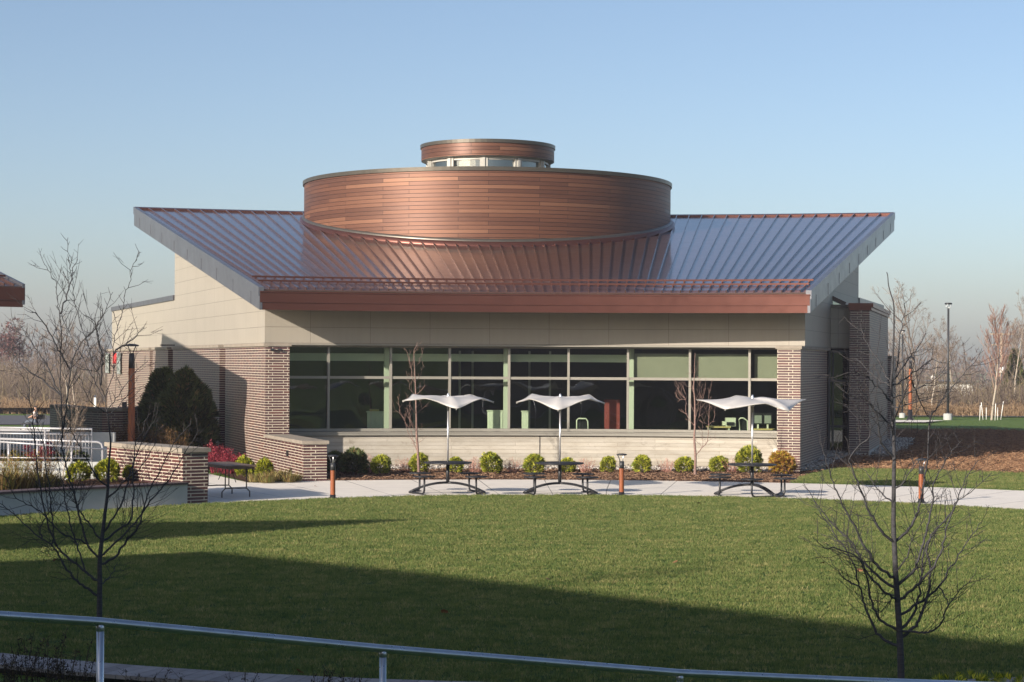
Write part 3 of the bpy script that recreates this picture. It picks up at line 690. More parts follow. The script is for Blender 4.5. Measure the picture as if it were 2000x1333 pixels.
# --- drum
DX, DY, DR, DZ = -0.9825, 75.5467, 7.085, 10.077
dc = (DX, DY, 0)
mb = MB(); mb.lathe(dc, [(DR, 4.5), (DR, DZ - .13)], 144, True); drum = sub(main, mb.build('drum', M['drum'], main))
mb = MB(); mb.lathe(dc, [(DR - .02, DZ - .14), (DR + .05, DZ - .14), (DR + .06, DZ), (DR - .3, DZ + .01), (0, DZ + .03)], 144, False); mb.build('drum_rim', M['bronze'], drum)
def skirt(name, R0, zlo, zhi, R1, mat):
    mb = MB(); n = 144; vs = []
    for i in range(n):
        a = 2 * pi * i / n
        for (r, dz) in ((R0, zlo), (R0, zhi), (R1, zhi + .02)):
            x, y = DX + r * sin(a), DY - r * cos(a); Rr = min(RR, hypot(x - CX, y - CY)); vs.append((x, y, roofz(Rr) + dz))
    fs = [(3 * i + k, 3 * ((i + 1) % n) + k, 3 * ((i + 1) % n) + k + 1, 3 * i + k + 1) for i in range(n) for k in (0, 1)]
    mb.add(vs, fs, None, True); mb.build(name, mat, drum)
skirt('copper_curb', DR + .16, -.05, .15, DR - .01, M['copper'])
skirt('drum_flashing', DR + .07, .16, .235, DR - .01, M['bronze'])
# --- lantern on the drum
LR = 2.58
mb = MB(); mb.lathe(dc, [(LR, 10.96), (LR, 11.45)], 72, True); lan = sub(main, mb.build('lantern', M['drum'], main))
mb = MB(); mb.lathe(dc, [(LR - .02, 11.44), (LR + .04, 11.44), (LR + .045, 11.57), (LR - .2, 11.575), (0, 11.6)], 72, False); mb.build('lantern_rim', M['bronze'], lan)
mb = MB(); mb.lathe(dc, [(LR - .001, 10.955), (LR - .06, 10.93), (2.2, 10.90), (0, 10.9)], 72, False); mb.build('lantern_soffit', M['alum_light'], lan)
mb = MB(); npo = 11
for k in range(npo):
    a = pi + 0.05 + k * 2 * pi / npo
    mb.box((DX + 2.33 * sin(a), DY + 2.33 * cos(a), 10.49), (.30, .14, .84), -a)
    mb.box((DX + 2.42 * sin(a), DY + 2.42 * cos(a), 10.49), (.10, .06, .82), -a)
mb.lathe(dc, [(2.36, 10.05), (2.36, 10.22)], 66, False); mb.lathe(dc, [(2.36, 10.82), (2.36, 10.91)], 66, False)
mb.build('lantern_frame', M['alum_light'], lan)
mb = MB(); mb.lathe(dc, [(2.28, 10.15), (2.28, 10.9)], 66, False); mb.build('lantern_glass', M['glass_sky'], lan)

# ================================================================== NEIGHBOURING BUILDINGS (left, mostly out of view; they throw the lawn shadows)
nb = thing('neighbouring_pavilion', 'brown metal eave corner of a second pavilion at the left edge of the photo', 'building', (-17, 56, 0))
e0 = Vector((-13.37, 53.2)); R0n = hypot(e0.x - CX, e0.y - CY); t0n = atan2(e0.x - CX, e0.y - CY); R1n = R0n + 16
def nz_(R): return 5.19 + (R - R0n) * 0.209
t1n = t0n - .62
mb = MB(); mb.sector(R0n + .02, R1n - .05, t1n, t0n - .001, lambda R, t: nz_(R) - .57, lambda R, t: nz_(R) - .05, 40); mb.build('soffit', M['siding'], nb)
rf = MB(); rf.sector(R0n - .02, R1n, t1n, t0n, lambda R, t: nz_(R) - .045, nz_ and (lambda R, t: nz_(R)), 40)
for i in range(1, 56): t = t0n - i * dt; rf.bar(P(R0n - .03, t, nz_(R0n) + .03), P(R1n, t, nz_(R1n) + .03), .028, .075)
nro = sub(nb, rf.build('roof', M['roof'], nb))
mb = MB(); mb.sector(R0n - .06, R0n + .05, t1n, t0n + .0006, ZEB + .17, ZET - .02, 40); mb.sector(R0n - .035, R0n + .05, t1n, t0n - .001, ZEB - .02, ZEB + .168, 40); mb.build('front_fascia', M['copper'], nb)
mb = MB(); n_ = Vector((cos(t0n), -sin(t0n), 0))
qq = [P(R0n - .05, t0n, nz_(R0n) - .5), P(R1n, t0n, nz_(R1n) - .5), P(R1n, t0n, nz_(R1n) + .06), P(R0n - .05, t0n, nz_(R0n) + .06)]
mb.slab([p + n_ * .03 for p in qq][::-1], n_, .08); mb.build('rake_fascia', M['fascia_grey'], nb)
for Rg in (R0n + 0.98, R0n + 1.88):
    mb = MB(); mb.sector(Rg - .025, Rg + .025, t1n, t0n - .006, nz_(Rg) + .085, nz_(Rg) + .135, 40); mb.build('snow_guard', M['copper'], nro)
tn = t0n - .035
def q2(R, t, z): return P(R, t, z)
mb = MB()
mb.poly([tuple(P(R0n + .25, tn).xy), tuple(P(R0n + .25, t1n + .02).xy), tuple(P(R0n + .6, t1n + .02).xy), tuple(P(R0n + .6, tn).xy)], -1, 4.62)
mb.slab([P(R0n + 3.2, t0n - .03, -1), P(R1n, t0n - .03, -1), P(R1n, t0n - .03, nz_(R1n) - .6), P(R0n + 3.2, t0n - .03, nz_(R0n + 3.2) - .6)][::-1], n_, .3)
mb.sector(R1n - .4, R1n, t1n + .02, t0n - .03, -1, nz_(R1n) - .6, 6)
mb.build('wall', M['brick'], nb)

gw = thing('added_shade_wall', 'unseen wall added left of the ramps, outside the picture, to shade the retaining wall', 'wall', (-16.5, 50, 0))  # unseen block, added only to cast shade on the retaining wall
mb = MB(); mb.poly([(-19.5, 49.4), (-14.4, 50.05), (-14.45, 50.35), (-19.5, 49.7)], -1, 2.9); mb.build('wall', M['brick'], gw)
mb = MB(); mb.poly([(-19.5, 49.35), (-14.35, 50.0), (-14.4, 50.4), (-19.5, 49.75)], 2.902, 3.0); mb.build('cap', M['cap'], gw)
hall = thing('hall_building', 'tall brick hall left of the lawn, outside the picture, casting the pointed shadow', 'building', (-26, 18, 0))
mb = MB(); mb.poly([(-18.8, 21.1), (-28.5, 19.1), (-31.9, 15.5), (-22.3, 17.5)], -.2, 8.3); mb.build('wall', M['stucco'], hall)
mb = MB(); mb.poly([(-18.8, 21.1), (-28.6, 19.15), (-32.0, 15.45), (-22.3, 17.4)], 8.302, 8.5); mb.build('roof', M['copper'], hall)
lodge = thing('lodge_building', 'long brick lodge beside the viewpoint, outside the picture, shading the near half of the lawn', 'building', (-20, 0, 0))
pl = [(-23.0, 13.3), (-19.25, 10.1), (-12.9, 3.7), (0.5, -9.8), (14, -23.5), (4, -34), (-34, 6.0), (-27.3, 10.6)]
mb = MB(); mb.poly(pl, -.2, 8.8); mb.build('wall', M['stucco'], lodge)
mb = MB(); mb.poly(pl, 8.802, 9.0); mb.build('roof', M['copper'], lodge)

# ================================================================== OBJECTS
random.seed(11)
rnd = random.Random(5)
# ---- bollard lights
def make_bollard():
    b = thing('bollard_light', 'short wooden post light beside the brick wing wall at the left end of the patio', 'post light', (0, 0, 0), 'wooden bollard lights along the patio', local=True)
    mb = MB(); mb.lathe((0, 0, 0), [(.085, .0), (.085, .02), (.068, .02), (.066, .10), (.0, .10)], 20); 
    for k in range(4): a = k * pi / 2 + .4; mb.lathe((.10 * sin(a), .10 * cos(a), 0), [(.018, 0), (.018, .03), (0, .032)], 8)
    mb.box((0, 0, .006), (.22, .22, .012)); mb.build('base', M['black'], b)
    mb = MB(); mb.lathe((0, 0, 0), [(.058, .10), (.058, .66)], 20); mb.build('shaft', M['shaft'], b)
    mb = MB(); mb.lathe((0, 0, 0), [(.0, .66), (.059, .66), (.057, .83), (.0, .83)], 20); mb.build('collar', M['darkgrey'], b)
    for k in range(3):
        a = k * 2 * pi / 3 + .9; mb = MB(); mb.tube([(.045 * sin(a), .045 * cos(a), .82), (.05 * sin(a), .05 * cos(a), .87), (.10 * sin(a), .10 * cos(a), .975)], .012, 6); mb.build('strut', M['lightmetal'] if k == 1 else M['darkgrey'], b)
    mb = MB(); mb.lathe((0, 0, 0), [(0, .965), (.10, .968), (.128, .985), (.125, .997), (.07, 1.012), (0, 1.016)], 24); mb.build('cap', M['darkgrey'], b)
    return b
b0 = make_bollard(); b0.location = G(650, 975, .012)
dup(b0, G(1214, 969.5, .012), .3, 'short wooden post light between the middle and right picnic tables')
dup(b0, G(1799, 982.5, .012), .8, 'short wooden post light at the right beside the young bare tree')
# ---- tall wooden lamp posts
def make_lamp():
    b = thing('lamp_post', 'tall lamp with wooden shaft standing behind the low brick wall at left', 'lamp post', (0, 0, 0), 'tall wooden shaft lamp posts', local=True)
    mb = MB(); mb.lathe((0, 0, 0), [(.20, 0), (.20, .10), (.12, .12), (.115, .62), (0, .62)], 20); mb.build('base', M['black'], b)
    mb = MB(); mb.lathe((0, 0, 0), [(.105, .62), (.090, 2.95)], 20); mb.build('shaft', M['shaft'], b)
    mb = MB(); mb.lathe((0, 0, 0), [(0, 2.95), (.092, 2.95), (.078, 3.38), (0, 3.40)], 20); mb.build('collar', M['black'], b)
    for k in range(4):
        a = k * pi / 2 + .6; mb = MB(); mb.tube([(.05 * sin(a), .05 * cos(a), 3.38), (.07 * sin(a), .07 * cos(a), 3.44), (.16 * sin(a), .16 * cos(a), 3.60)], .014, 6); mb.build('strut', M['darkgrey'], b)
    mb = MB(); mb.lathe((0, 0, 0), [(0, 3.585), (.19, 3.59), (.215, 3.61), (.20, 3.63), (.08, 3.66), (0, 3.665)], 24); mb.build('cap', M['darkgrey'], b)
    return b
l0 = make_lamp(); p = U(257, 760, 56.5); l0.location = (p.x, p.y, 0.0)
p = U(1778, 780, 112); dup(l0, (p.x, p.y, 0.0), .4, 'tall lamp with wooden shaft out by the car park at right')
# ---- steel parking light poles
def make_pole(h):
    b = thing('light_pole', 'tall dark parking light pole on a concrete base against open sky', 'light pole', (0, 0, 0), 'dark parking light poles', local=True)
    mb = MB(); mb.lathe((0, 0, 0), [(.26, -.3), (.26, .33), (.24, .36), (0, .37)] , 24); mb.build('concrete_base', M['smooth_conc'], b)
    mb = MB(); mb.tube([(0, 0, .40), (0, 0, h - .34)], [.075, .06], 12); mb.lathe((0, 0, 0), [(.13, .36), (.13, .42), (0, .43)], 12); mb.build('pole', M['darkgrey'], b)
    for k in range(4):
        a = k * pi / 2 + .5; mb = MB(); mb.tube([(.05 * sin(a), .05 * cos(a), h - .36), (.17 * sin(a), .17 * cos(a), h - .08)], .012, 6); mb.build('strut', M['lightmetal'], b)
    mb = MB(); mb.lathe((0, 0, 0), [(0, h - .10), (.20, h - .09), (.225, h - .05), (.19, h), (0, h + .01)], 24); mb.build('lamp_head', M['black'], b)
    return b
q0 = make_pole(6.85); p = U(1851.5, 760, 114); q0.location = (p.x, p.y, -.02)
q0.children[0].scale = (1.0, 1.0, 1.0)
p = U(1762.5, 760, 118); q1 = dup(q0, (p.x, p.y, -.02), .3, 'shorter looking dark light pole between the wooden lamp post and the building')
q1.scale = (.72, .72, .775)

# ---- picnic tables and umbrellas
def make_table(name, label, c, seats, feet, rz=0):
    t = thing(name, label, 'picnic table', c, 'round black picnic tables')
    X, Y = c[0], c[1]; z0 = c[2]
    def L(x, y, z): return Vector((X + x, Y + y, z0 + z))
    mb = MB(); mb.lathe((X, Y, z0), [(0, .715), (.53, .718), (.575, .728), (.585, .742), (.575, .756), (.03, .762), (0, .762)], 48); mb.build('tabletop', M['black'], t)
    mb = MB(); mb.tube([L(0, 0, .24), L(0, 0, .72)], .042, 14); mb.lathe((X, Y, z0), [(.15, .70), (.15, .716), (0, .717)], 16); mb.build('pedestal', M['black'], t)
    mb = MB()
    for (fx, fy) in feet:
        pts = []
        for k in range(11):
            s = k / 10; pts.append(L(fx * s, fy * s, .26 - .235 * s ** 2.1))
        for off in (-.045, .045):
            nrm = Vector((-fy, fx, 0)).normalized() * off; mb.tube([p_ + nrm for p_ in pts], .026, 8)
    mb.build('arched_base', M['black'], t)
    for (sx, sy, fi) in seats:
        fx, fy = feet[fi]
        mb = MB(); mb.lathe((X + sx, Y + sy, z0), [(0, .425), (.24, .428), (.275, .440), (.27, .455), (.02, .462), (0, .462)], 32); s = mb.build('seat', M['black'], t)
        mb = MB(); lx, ly = sx * 1.0, sy * 1.0
        dx, dy = fx - lx, fy - ly; ln = max(.01, hypot(dx, dy)); ux, uy = dx / ln, dy / ln
        mb.tube([L(lx, ly, .43), L(lx, ly, .12), L(lx + ux * .03, ly + uy * .03, .055), L(lx + ux * .10, ly + uy * .10, .028), L(fx, fy, .028)], .024, 8)
        mb.lathe((X + lx, Y + ly, z0), [(.05, 0), (.045, .02), (0, .022)], 10); mb.build('leg', M['black'], t)
    return t
def make_umbrella(c, keys, label):
    """eight sided sail: keys = (angle deg, radius, tip height); every second key is a drooping rib tip"""
    u = thing('patio_umbrella', label, 'umbrella', c, 'pale winged patio umbrellas')
    X, Y, z0 = c; L = lambda x, y, z: Vector((X + x, Y + y, z0 + z))
    mb = MB(); mb.tube([L(0, 0, .765), L(0, 0, 2.02)], .021, 12); mb.build('pole', M['lightmetal'], u)
    mb = MB(); mb.tube([L(0, 0, 2.0), L(0, 0, 2.31)], .027, 12); mb.build('upper_pole', M['alum'], u)
    ks = sorted(keys); nk = len(ks); m_ = 6; nr = 10; rim = []
    for i in range(nk):
        a0, r0_, h0, w0 = ks[i]; a1, r1_, h1, w1 = ks[(i + 1) % nk]
        p0 = Vector((r0_ * sin(rad(a0)), -r0_ * cos(rad(a0)))); p1 = Vector((r1_ * sin(rad(a1)), -r1_ * cos(rad(a1))))
        for q in range(m_):
            f = q / m_; p_ = p0.lerp(p1, f) * (1 - .05 * sin(f * pi)); g = (1 - cos(f * pi)) / 2 * .5 + f * .5; rim.append((p_.x, p_.y, h0 + (h1 - h0) * g, w0 + (w1 - w0) * g))
    na = len(rim); vs = []
    for j in range(nr + 1):
        r = j / nr
        for (x, y, h, w) in rim: vs.append(L(x * r, y * r, 2.33 + h * (r ** (1.3 + 1.4 * w)) + (.055 * w - .012) * sin(r * pi)))
    fs = [(j * na + i, (j + 1) * na + i, (j + 1) * na + (i + 1) % na, j * na + (i + 1) % na) for j in range(nr) for i in range(na)]
    mb = MB(); mb.add(vs, fs, None, True); cn = mb.build('canopy', M['canopy'], u); cn.modifiers.new('s', 'SOLIDIFY').thickness = .012
    for i in range(nk):
        if ks[i][3] > .5:
            mb = MB(); mb.tube([L(0, 0, 2.12)] + [vs[j * na + i * m_] - Vector((0, 0, .03)) for j in range(2, nr + 1)], [.016] * 7 + [.012] * 3, 6); mb.build('rib', M['alum_light'], u)
    mb = MB(); mb.tube([vs[nr * na + i] for i in list(range(na)) + [0]], .008, 5); mb.build('hem', M['alum_light'], u)
    mb = MB(); mb.lathe((X, Y, z0), [(.02, 2.28), (.045, 2.33), (.03, 2.37), (.022, 2.41), (0, 2.42)], 12); mb.build('finial', M['lightmetal'], u)
    return u
dT = 46.9
c1 = U(874.6, 900, dT); c1 = Vector((c1.x, dT, .012)); c2 = U(1093.5, 900, dT); c2 = Vector((c2.x, dT, .012)); c3 = U(1469, 900, 46.75); c3 = Vector((c3.x, 46.75, .012))
make_table('picnic_table', 'round black picnic table with four seats, leftmost of three, nearest the brick wing wall', c1, [(-.53, -.72, 0), (-.71, .70, 0), (.50, .78, 1), (.70, -.70, 1)], [(-.92, -.05), (.90, -.02)])
make_table('picnic_table', 'round black picnic table with four seats in the middle, just left of a wooden bollard', c2, [(-.60, -.72, 0), (-.61, .74, 0), (.58, .70, 1), (.64, -.72, 1)], [(-.87, -.08), (.90, -.05)])
make_table('picnic_table', 'round black picnic table with five seats, rightmost, in front of the bare double stemmed tree', c3, [(-.80, -.25, 0), (-.67, .95, 0), (-.13, -1.02, 1), (.70, -.60, 1), (.82, .80, 1)], [(-.88, .15), (.45, -.72)])
make_umbrella(c1, [(12, 1.13, -.26, 1), (57, 1.02, -.03, 0), (100, 1.12, -.12, 1), (148, .95, .04, 0), (192, 1.1, -.16, 1), (238, 1.05, .05, 0), (276, 1.10, -.10, 1), (328, .95, -.03, 0)], 'pale umbrella over the leftmost picnic table, one tip dipping towards the lawn')
make_umbrella(c2, [(-4, 1.13, -.28, 1), (45, 1.0, -.02, 0), (88, 1.08, -.13, 1), (134, 1.0, .06, 0), (180, 1.1, -.16, 1), (222, 1.0, .07, 0), (272, 1.06, -.12, 1), (312, 1.0, -.03, 0)], 'pale umbrella over the middle picnic table, shaped like spread wings')
make_umbrella(c3, [(-40, 1.18, -.24, 1), (12, .92, -.10, 0), (37, 1.22, -.27, 1), (96, 1.32, -.02, 0), (142, 1.15, -.10, 1), (196, 1.0, .05, 0), (222, 1.15, -.10, 1), (266, 1.34, -.04, 0)], 'pale umbrella over the rightmost picnic table, widest and flattest of the three')

# ---- folding table behind the brick pillar
ft = thing('folding_table', 'brown folding table with tube legs beside the low brick wall end', 'table', (-6.9, 45.3, 0))
z = .745
ux = Vector((.48, -.877, 0)); uy = Vector((.877, .48, 0)); cen = Vector((-5.90, 45.05, 0)) - ux * .915 - uy * .38
mb = MB(); ang = atan2(ux.y, ux.x); mb.box((cen.x, cen.y, z), (1.83, .76, .038), ang); mb.box((cen.x, cen.y, z - .04), (1.74, .67, .045), ang); mb.build('tabletop', M['folding_top'], ft)
for s in (.58, -.58):
    q = cen + ux * s; mb = MB()
    a1, a2 = q + uy * .26, q - uy * .26
    for e in (a1, a2): mb.tube([(e.x, e.y, z - .05), (e.x, e.y, .22)], .014, 8)
    f1, f2 = q + uy * .34, q - uy * .34
    mb.tube([(f1.x, f1.y, .012), (f1.x, f1.y, .14), (a1.x, a1.y, .22), (q.x, q.y, .225), (a2.x, a2.y, .22), (f2.x, f2.y, .14), (f2.x, f2.y, .012)], .015, 8)
    k = q - ux * (.35 if s > 0 else -.35); mb.tube([(q.x, q.y, .36), (k.x, k.y, z - .06)], .010, 6)
    mb.build('leg', M['brown_steel'], ft)

# ---- low brick wall with stone cap beside the planter
tB = atan2(-7.28 - CX, 43.06 - CY)
lw = thing('low_brick_wall', 'low brick wall with thick stone cap between the planter and the folding table', 'wall', P(15.9, tB))
mb = MB(); mb.poly(*wing(14.08, 17.9, .62, -.2, 1.14, tB)); mb.build('brickwork', M['brick'], lw)
mb = MB(); mb.poly(*wing(14.08, 17.95, .62, 1.142, 1.235, tB, .05)); mb.build('cap', M['cap'], lw)
# ---- curved planter
pw = thing('planter_wall', 'curved grey concrete planter wall with dark timber cap along the lawn at left', 'planter', P(13.7, -.95))
tP0 = -1.75; tP1 = tB - .002
mb = MB(); mb.sector(13.66, 14.0, tP0, tP1, -.2, .455, 50, r0f=lambda t: lawnR(t) + .20, r1f=lambda t: lawnR(t) + .55); mb.build('wall', M['smooth_conc'], pw)
mb = MB(); mb.sector(13.6, 14.05, tP0, tP1, .457, .50, 50, r0f=lambda t: lawnR(t) + .15, r1f=lambda t: lawnR(t) + .62); mb.build('timber_cap', M['purple_cap'], pw)
mb = MB(); mb.sector(14.0, 17.6, tP0, tP1, -.1, .40, 40, r0f=lambda t: lawnR(t) + .5); mb.build('soil', M['mulch_dark'], pw)
# ---- ramp walls
rw = thing('ramp_walls', 'stepped grey concrete ramp walls behind the planter at left', 'wall', (-12, 50, 0))
def hwall(mb, u0, u1, d, z0, z1, th=.22, dd=0):
    a, b = U(u0, 700, d), U(u1, 700, d + dd); mb.poly([(a.x, a.y), (b.x, b.y), (b.x, b.y + th), (a.x, a.y + th)], z0, z1)
mb = MB(); hwall(mb, -60, 221, 47.6, -.1, .47); mb.build('kerb_wall', M['ramp_conc'], rw)
mb = MB(); hwall(mb, -60, 203, 50.6, -.1, .53); mb.build('kerb_wall', M['ramp_conc'], rw)
mb = MB(); hwall(mb, -80, 224, 53.6, -.1, 1.19); mb.build('retaining_wall', M['ramp_conc'], rw)
mb = MB(); a, b = U(-60, 700, 47.8), U(203, 700, 47.8); mb.poly([(a.x, 47.83), (b.x, 47.83), (b.x + 1, 53.6), (a.x - 2, 53.6)], -.1, .36); mb.build('ramp_slab', M['ramp_conc'], rw)
# ---- ramp railings
def railpts(mb, pts, r): mb.tube(pts, r, 8)
r1 = thing('ramp_railing', 'pale metal ramp railing with thin balusters, farther of the two at left', 'railing', (-12, 50.7, 0), 'pale ramp railings')
d = 50.7; e = U(179.5, 838, d); x0 = U(-40, 700, d).x
zt, zm, zbm = 1.385, 1.235, .62
mb = MB(); mb.tube([(x0, d, zt + .03), (e.x, d, zt), (e.x, d, .5)], .028, 10); mb.build('top_rail', M['railwhite'], r1)
mb = MB(); mb.tube([(x0, d, zm + .03), (e.x, d, zm)], .022, 8); mb.build('mid_rail', M['railwhite'], r1)
mb = MB(); mb.tube([(x0, d, zbm + .01), (e.x, d, zbm)], .018, 8); mb.build('bottom_rail', M['railwhite'], r1)
for u in (89, -2):
    x = U(u, 700, d).x; mb = MB(); mb.tube([(x, d, .5), (x, d, zt)], .028, 10); mb.build('post', M['railwhite'], r1)
x = e.x - .08
while x > x0:
    mb = MB(); mb.tube([(x, d, zbm), (x, d, zm)], .0065, 5); mb.build('baluster', M['railwhite'], r1); x -= .085
r2 = thing('ramp_railing', 'pale metal ramp railing with rounded end post, nearer of the two at left', 'railing', (-12, 47.7, 0), 'pale ramp railings')
d = 47.72; e = U(201.5, 700, d); x0 = U(-40, 700, d).x
mb = MB(); mb.tube([(x0, d, 1.25), (e.x - .12, d, 1.17), (e.x - .03, d, 1.13), (e.x, d, 1.03), (e.x, d, .44)], .030, 10); mb.build('top_rail', M['railwhite'], r2)
mb = MB(); e2 = U(221, 700, d); mb.tube([(x0, d - .05, 1.20), (e2.x, d - .05, .985)], .022, 8); mb.build('hand_rail', M['railwhite'], r2)
for u, zt_ in ((74, 1.20), (18, 1.13), (141, 1.05), (-30, 1.2)):
    x = U(u, 700, d).x; mb = MB(); mb.tube([(x, d, .44), (x, d, zt_)], .028, 10); mb.build('post', M['railwhite'], r2)
# ---- curved low brick wall in the background at left
cw = thing('curved_brick_wall', 'curved low brick wall in shade behind the ramp, below the pavilion side wall', 'wall', (-14, 62, 0))
path = [U(98, 700, 66), U(150, 700, 62.6), U(200, 700, 61.2), U(240, 700, 61.6), U(290, 700, 63.5)]
def wallpath(mb, pts, th, z0, z1):
    pts = [Vector((p.x, p.y)) for p in pts]; L_, R_ = [], []
    for i, p_ in enumerate(pts):
        d_ = (pts[min(i + 1, len(pts) - 1)] - pts[max(i - 1, 0)]).normalized(); n_ = Vector((-d_.y, d_.x)); L_.append(p_ + n_ * th); R_.append(p_)
    for i in range(len(pts) - 1):
        q_ = [R_[i], R_[i + 1], L_[i + 1], L_[i]]; mb.poly([(a.x, a.y) for a in q_], z0, z1)
mb = MB(); wallpath(mb, path, .4, -.6, 1.58); mb.build('brickwork', M['brick'], cw)
mb = MB(); wallpath(mb, [p_ + Vector((0, -.05, 0)) for p_ in path], .5, 1.585, 1.68); mb.build('cap', M['cap'], cw)
p = U(243, 800, 61.9); sp = thing('loudspeaker', 'small black box standing on the curved low brick wall', 'speaker', (p.x, p.y, 1.68))
mb = MB(); mb.box((p.x, p.y, 1.68 + .09), (.13, .13, .17)); mb.build('cabinet', M['black'], sp); mb = MB(); mb.box((p.x, p.y - .07, 1.68 + .09), (.10, .012, .13)); mb.build('grille', M['darkgrey'], sp)
# ---- banners on the far part of the side wall
for k, (u0, u1, v0, v1, lab) in enumerate(((209.5, 216, 691, 729, 'mottled grey banner on the far brick wall, left of the other banner'), (231.5, 238.5, 690, 731, 'mottled grey banner with red corner on the far brick wall'))):
    Ra, Rb = R_at(TWL, u1) , R_at(TWL, u0); pa = PL(Ra, 2, .06); za = CAMH + (YH - v1 - ROLL * (1000 - u1)) / F * pa.y; zb_ = CAMH + (YH - v0 - ROLL * (1000 - u1)) / F * pa.y
    bn = thing('wall_banner', lab, 'banner', tuple(PL(Ra, za)), 'banners on the far brick wall')
    mb = MB(); mb.slab([PL(Ra, za, .09), PL(Rb, za, .09), PL(Rb, zb_, .09), PL(Ra, zb_, .09)], nL, .02); mb.build('cloth', M['banner'], bn)
    mb = MB(); mb.tube([PL(Ra - .1, zb_ + .02, .09), PL(Rb + .1, zb_ + .02, .09)], .02, 6); mb.build('rod', M['lightmetal'], bn)
    if k: mb = MB(); mb.slab([PL(Rb, zb_ - .45, .11), PL(Rb + 1.1, zb_ - .45, .11), PL(Rb + 1.1, zb_, .11), PL(Rb, zb_, .11)], nL, .02); mb.build('red_flap', M['red'], bn)

# ---- foreground railing
fr_ = thing('foreground_railing', 'galvanised steel pipe railing sloping across the bottom of the picture', 'railing', (-1, 11, 0))
def rail_pt(u, vtop, wpx):
    d = .060 * F / wpx; return U(u, vtop + wpx / 2, d)
A, B = U(-60, 1198, 12.6), U(2080, 1362, 15.2)
Ms = [(0, 1202.5), (195, 1215), (748, 1267.5), (1328, 1315), (1700, 1331), (2100, 1345)]
dd = lambda u: 12.6 + u / 2000 * 3.6
pts = [U(u, v, dd(u)) for u, v in [(-80, 1196)] + Ms]
mb = MB(); mb.tube(pts, .030, 14); mb.build('hand_rail', M['galv'], fr_)
for u, v in ((196, 1215), (748, 1267), (1328, 1315)):
    p = U(u, v, dd(u)); mb = MB(); mb.tube([(p.x, p.y, p.z), (p.x, p.y, p.z - 1.3)], .025, 14); mb.lathe((p.x, p.y, 0), [(.0252, p.z - .062), (.0285, p.z - .055), (.030, p.z - .030), (.0252, p.z - .02)], 14); mb.build('post', M['galv'], fr_)
# ---- board seat wall at the near edge of the lawn
bw = thing('timber_seat_wall', 'weathered board top of the low curved seat wall at the bottom left', 'bench', P(13.4, -2.7))
mb = MB(); t = -3.6
while t < -1.9:
    w = .0115
    q = [P(13.12, t, 0), P(13.12, t + w, 0), P(13.72, t + w, 0), P(13.72, t, 0)]
    mb.add([(a.x, a.y, zz) for zz in (.035, .075) for a in q], [(0, 3, 2, 1), (4, 5, 6, 7), (0, 1, 5, 4), (1, 2, 6, 5), (2, 3, 7, 6), (3, 0, 4, 7)]); t += w + .0007
mb.build('board_top', M['boards'], bw)
mb = MB(); mb.sector(13.2, 13.62, -3.62, -1.9, -.6, .03, 60); mb.build('wall', M['black'], bw)
mb = MB(); mb.sector(13.63, 17.5, -3.62, -1.9, -.6, -.38, 40); o = mb.build('lower_path', M['pave']); o['kind'] = 'structure'

# ================================================================== PLANTS
def leafcloud(mb, c, rx, ry, rz, n, size, rg, up=0.0, shell=0.55, aspect=1.0, flat=0.0):
    for _ in range(n):
        while True:
            x, y, z = rg.uniform(-1, 1), rg.uniform(-1, 1), rg.uniform(-1, 1); r = sqrt(x * x + y * y + z * z)
            if 1e-3 < r < 1: break
        k = (shell + (1 - shell) * rg.random() ** .6) / r * (1 + .10 * mnoise.noise((x / r * 2.2 + c[0], y / r * 2.2, z / r * 2.2)) * 2)
        x, y, z = x * k, y * k, z * k
        p = Vector((c[0] + x * rx, c[1] + y * ry, c[2] + z * rz))
        a = Vector((rg.gauss(x, .6), rg.gauss(y, .6), rg.gauss(z + up, .6))).normalized(); b = a.orthogonal().normalized(); b = (Matrix.Rotation(rg.uniform(0, 6.28), 3, a) @ b)
        s = size * rg.uniform(.6, 1.4); w = s * .38 * aspect
        mb.v += [tuple(p - b * w), tuple(p + b * w), tuple(p + a * s * 1.6)]; k0 = len(mb.v) - 3
        mb.f.append((k0, k0 + 1, k0 + 2)); mb.uv.append(None); mb.sm.append(False)
def fanspray(mb, p, a, s, rg, nb=5):
    "small flat spray of leaflets"
    b = a.orthogonal().normalized(); b = Matrix.Rotation(rg.uniform(0, 6.28), 3, a) @ b
    for k in range(nb):
        t = (k - (nb - 1) / 2) * .38; d_ = (a * cos(t) + b * sin(t)).normalized(); w = (a.cross(b)) * s * .02 + b * s * .10 * (1 if True else 0)
        e = p + d_ * s; k0 = len(mb.v); mb.v += [tuple(p - w * .6), tuple(p + d_ * s * .55 + w), tuple(e), tuple(p + d_ * s * .55 - w)]
        mb.f.append((k0, k0 + 1, k0 + 2, k0 + 3)); mb.uv.append(None); mb.sm.append(False)
def globe_mesh(seed, mat, n=900, r=1.0, hz=1.0):
    rg = random.Random(seed); mb = MB()
    lumps = [(Vector((rg.gauss(0, 1), rg.gauss(0, 1), rg.gauss(.2, 1))).normalized(), rg.uniform(-.10, .13)) for _ in range(14)]
    for _ in range(n):
        d_ = Vector((rg.gauss(0, 1), rg.gauss(0, 1), rg.gauss(.25, 1))).normalized()
        if d_.z < -.75: continue
        k = 1 + sum(w for l, w in lumps if l.dot(d_) > .75); k *= rg.uniform(.62, 1.04)
        p = Vector((d_.x * k, d_.y * k, (d_.z * hz) * k)) * .78 + Vector((0, 0, .84 * hz))
        a = (d_ + Vector((rg.gauss(0, .35), rg.gauss(0, .35), rg.gauss(.45, .3)))).normalized()
        fanspray(mb, p * r, a, .21 * r * rg.uniform(.6, 1.7), rg)
    return mb
class Kit: pass
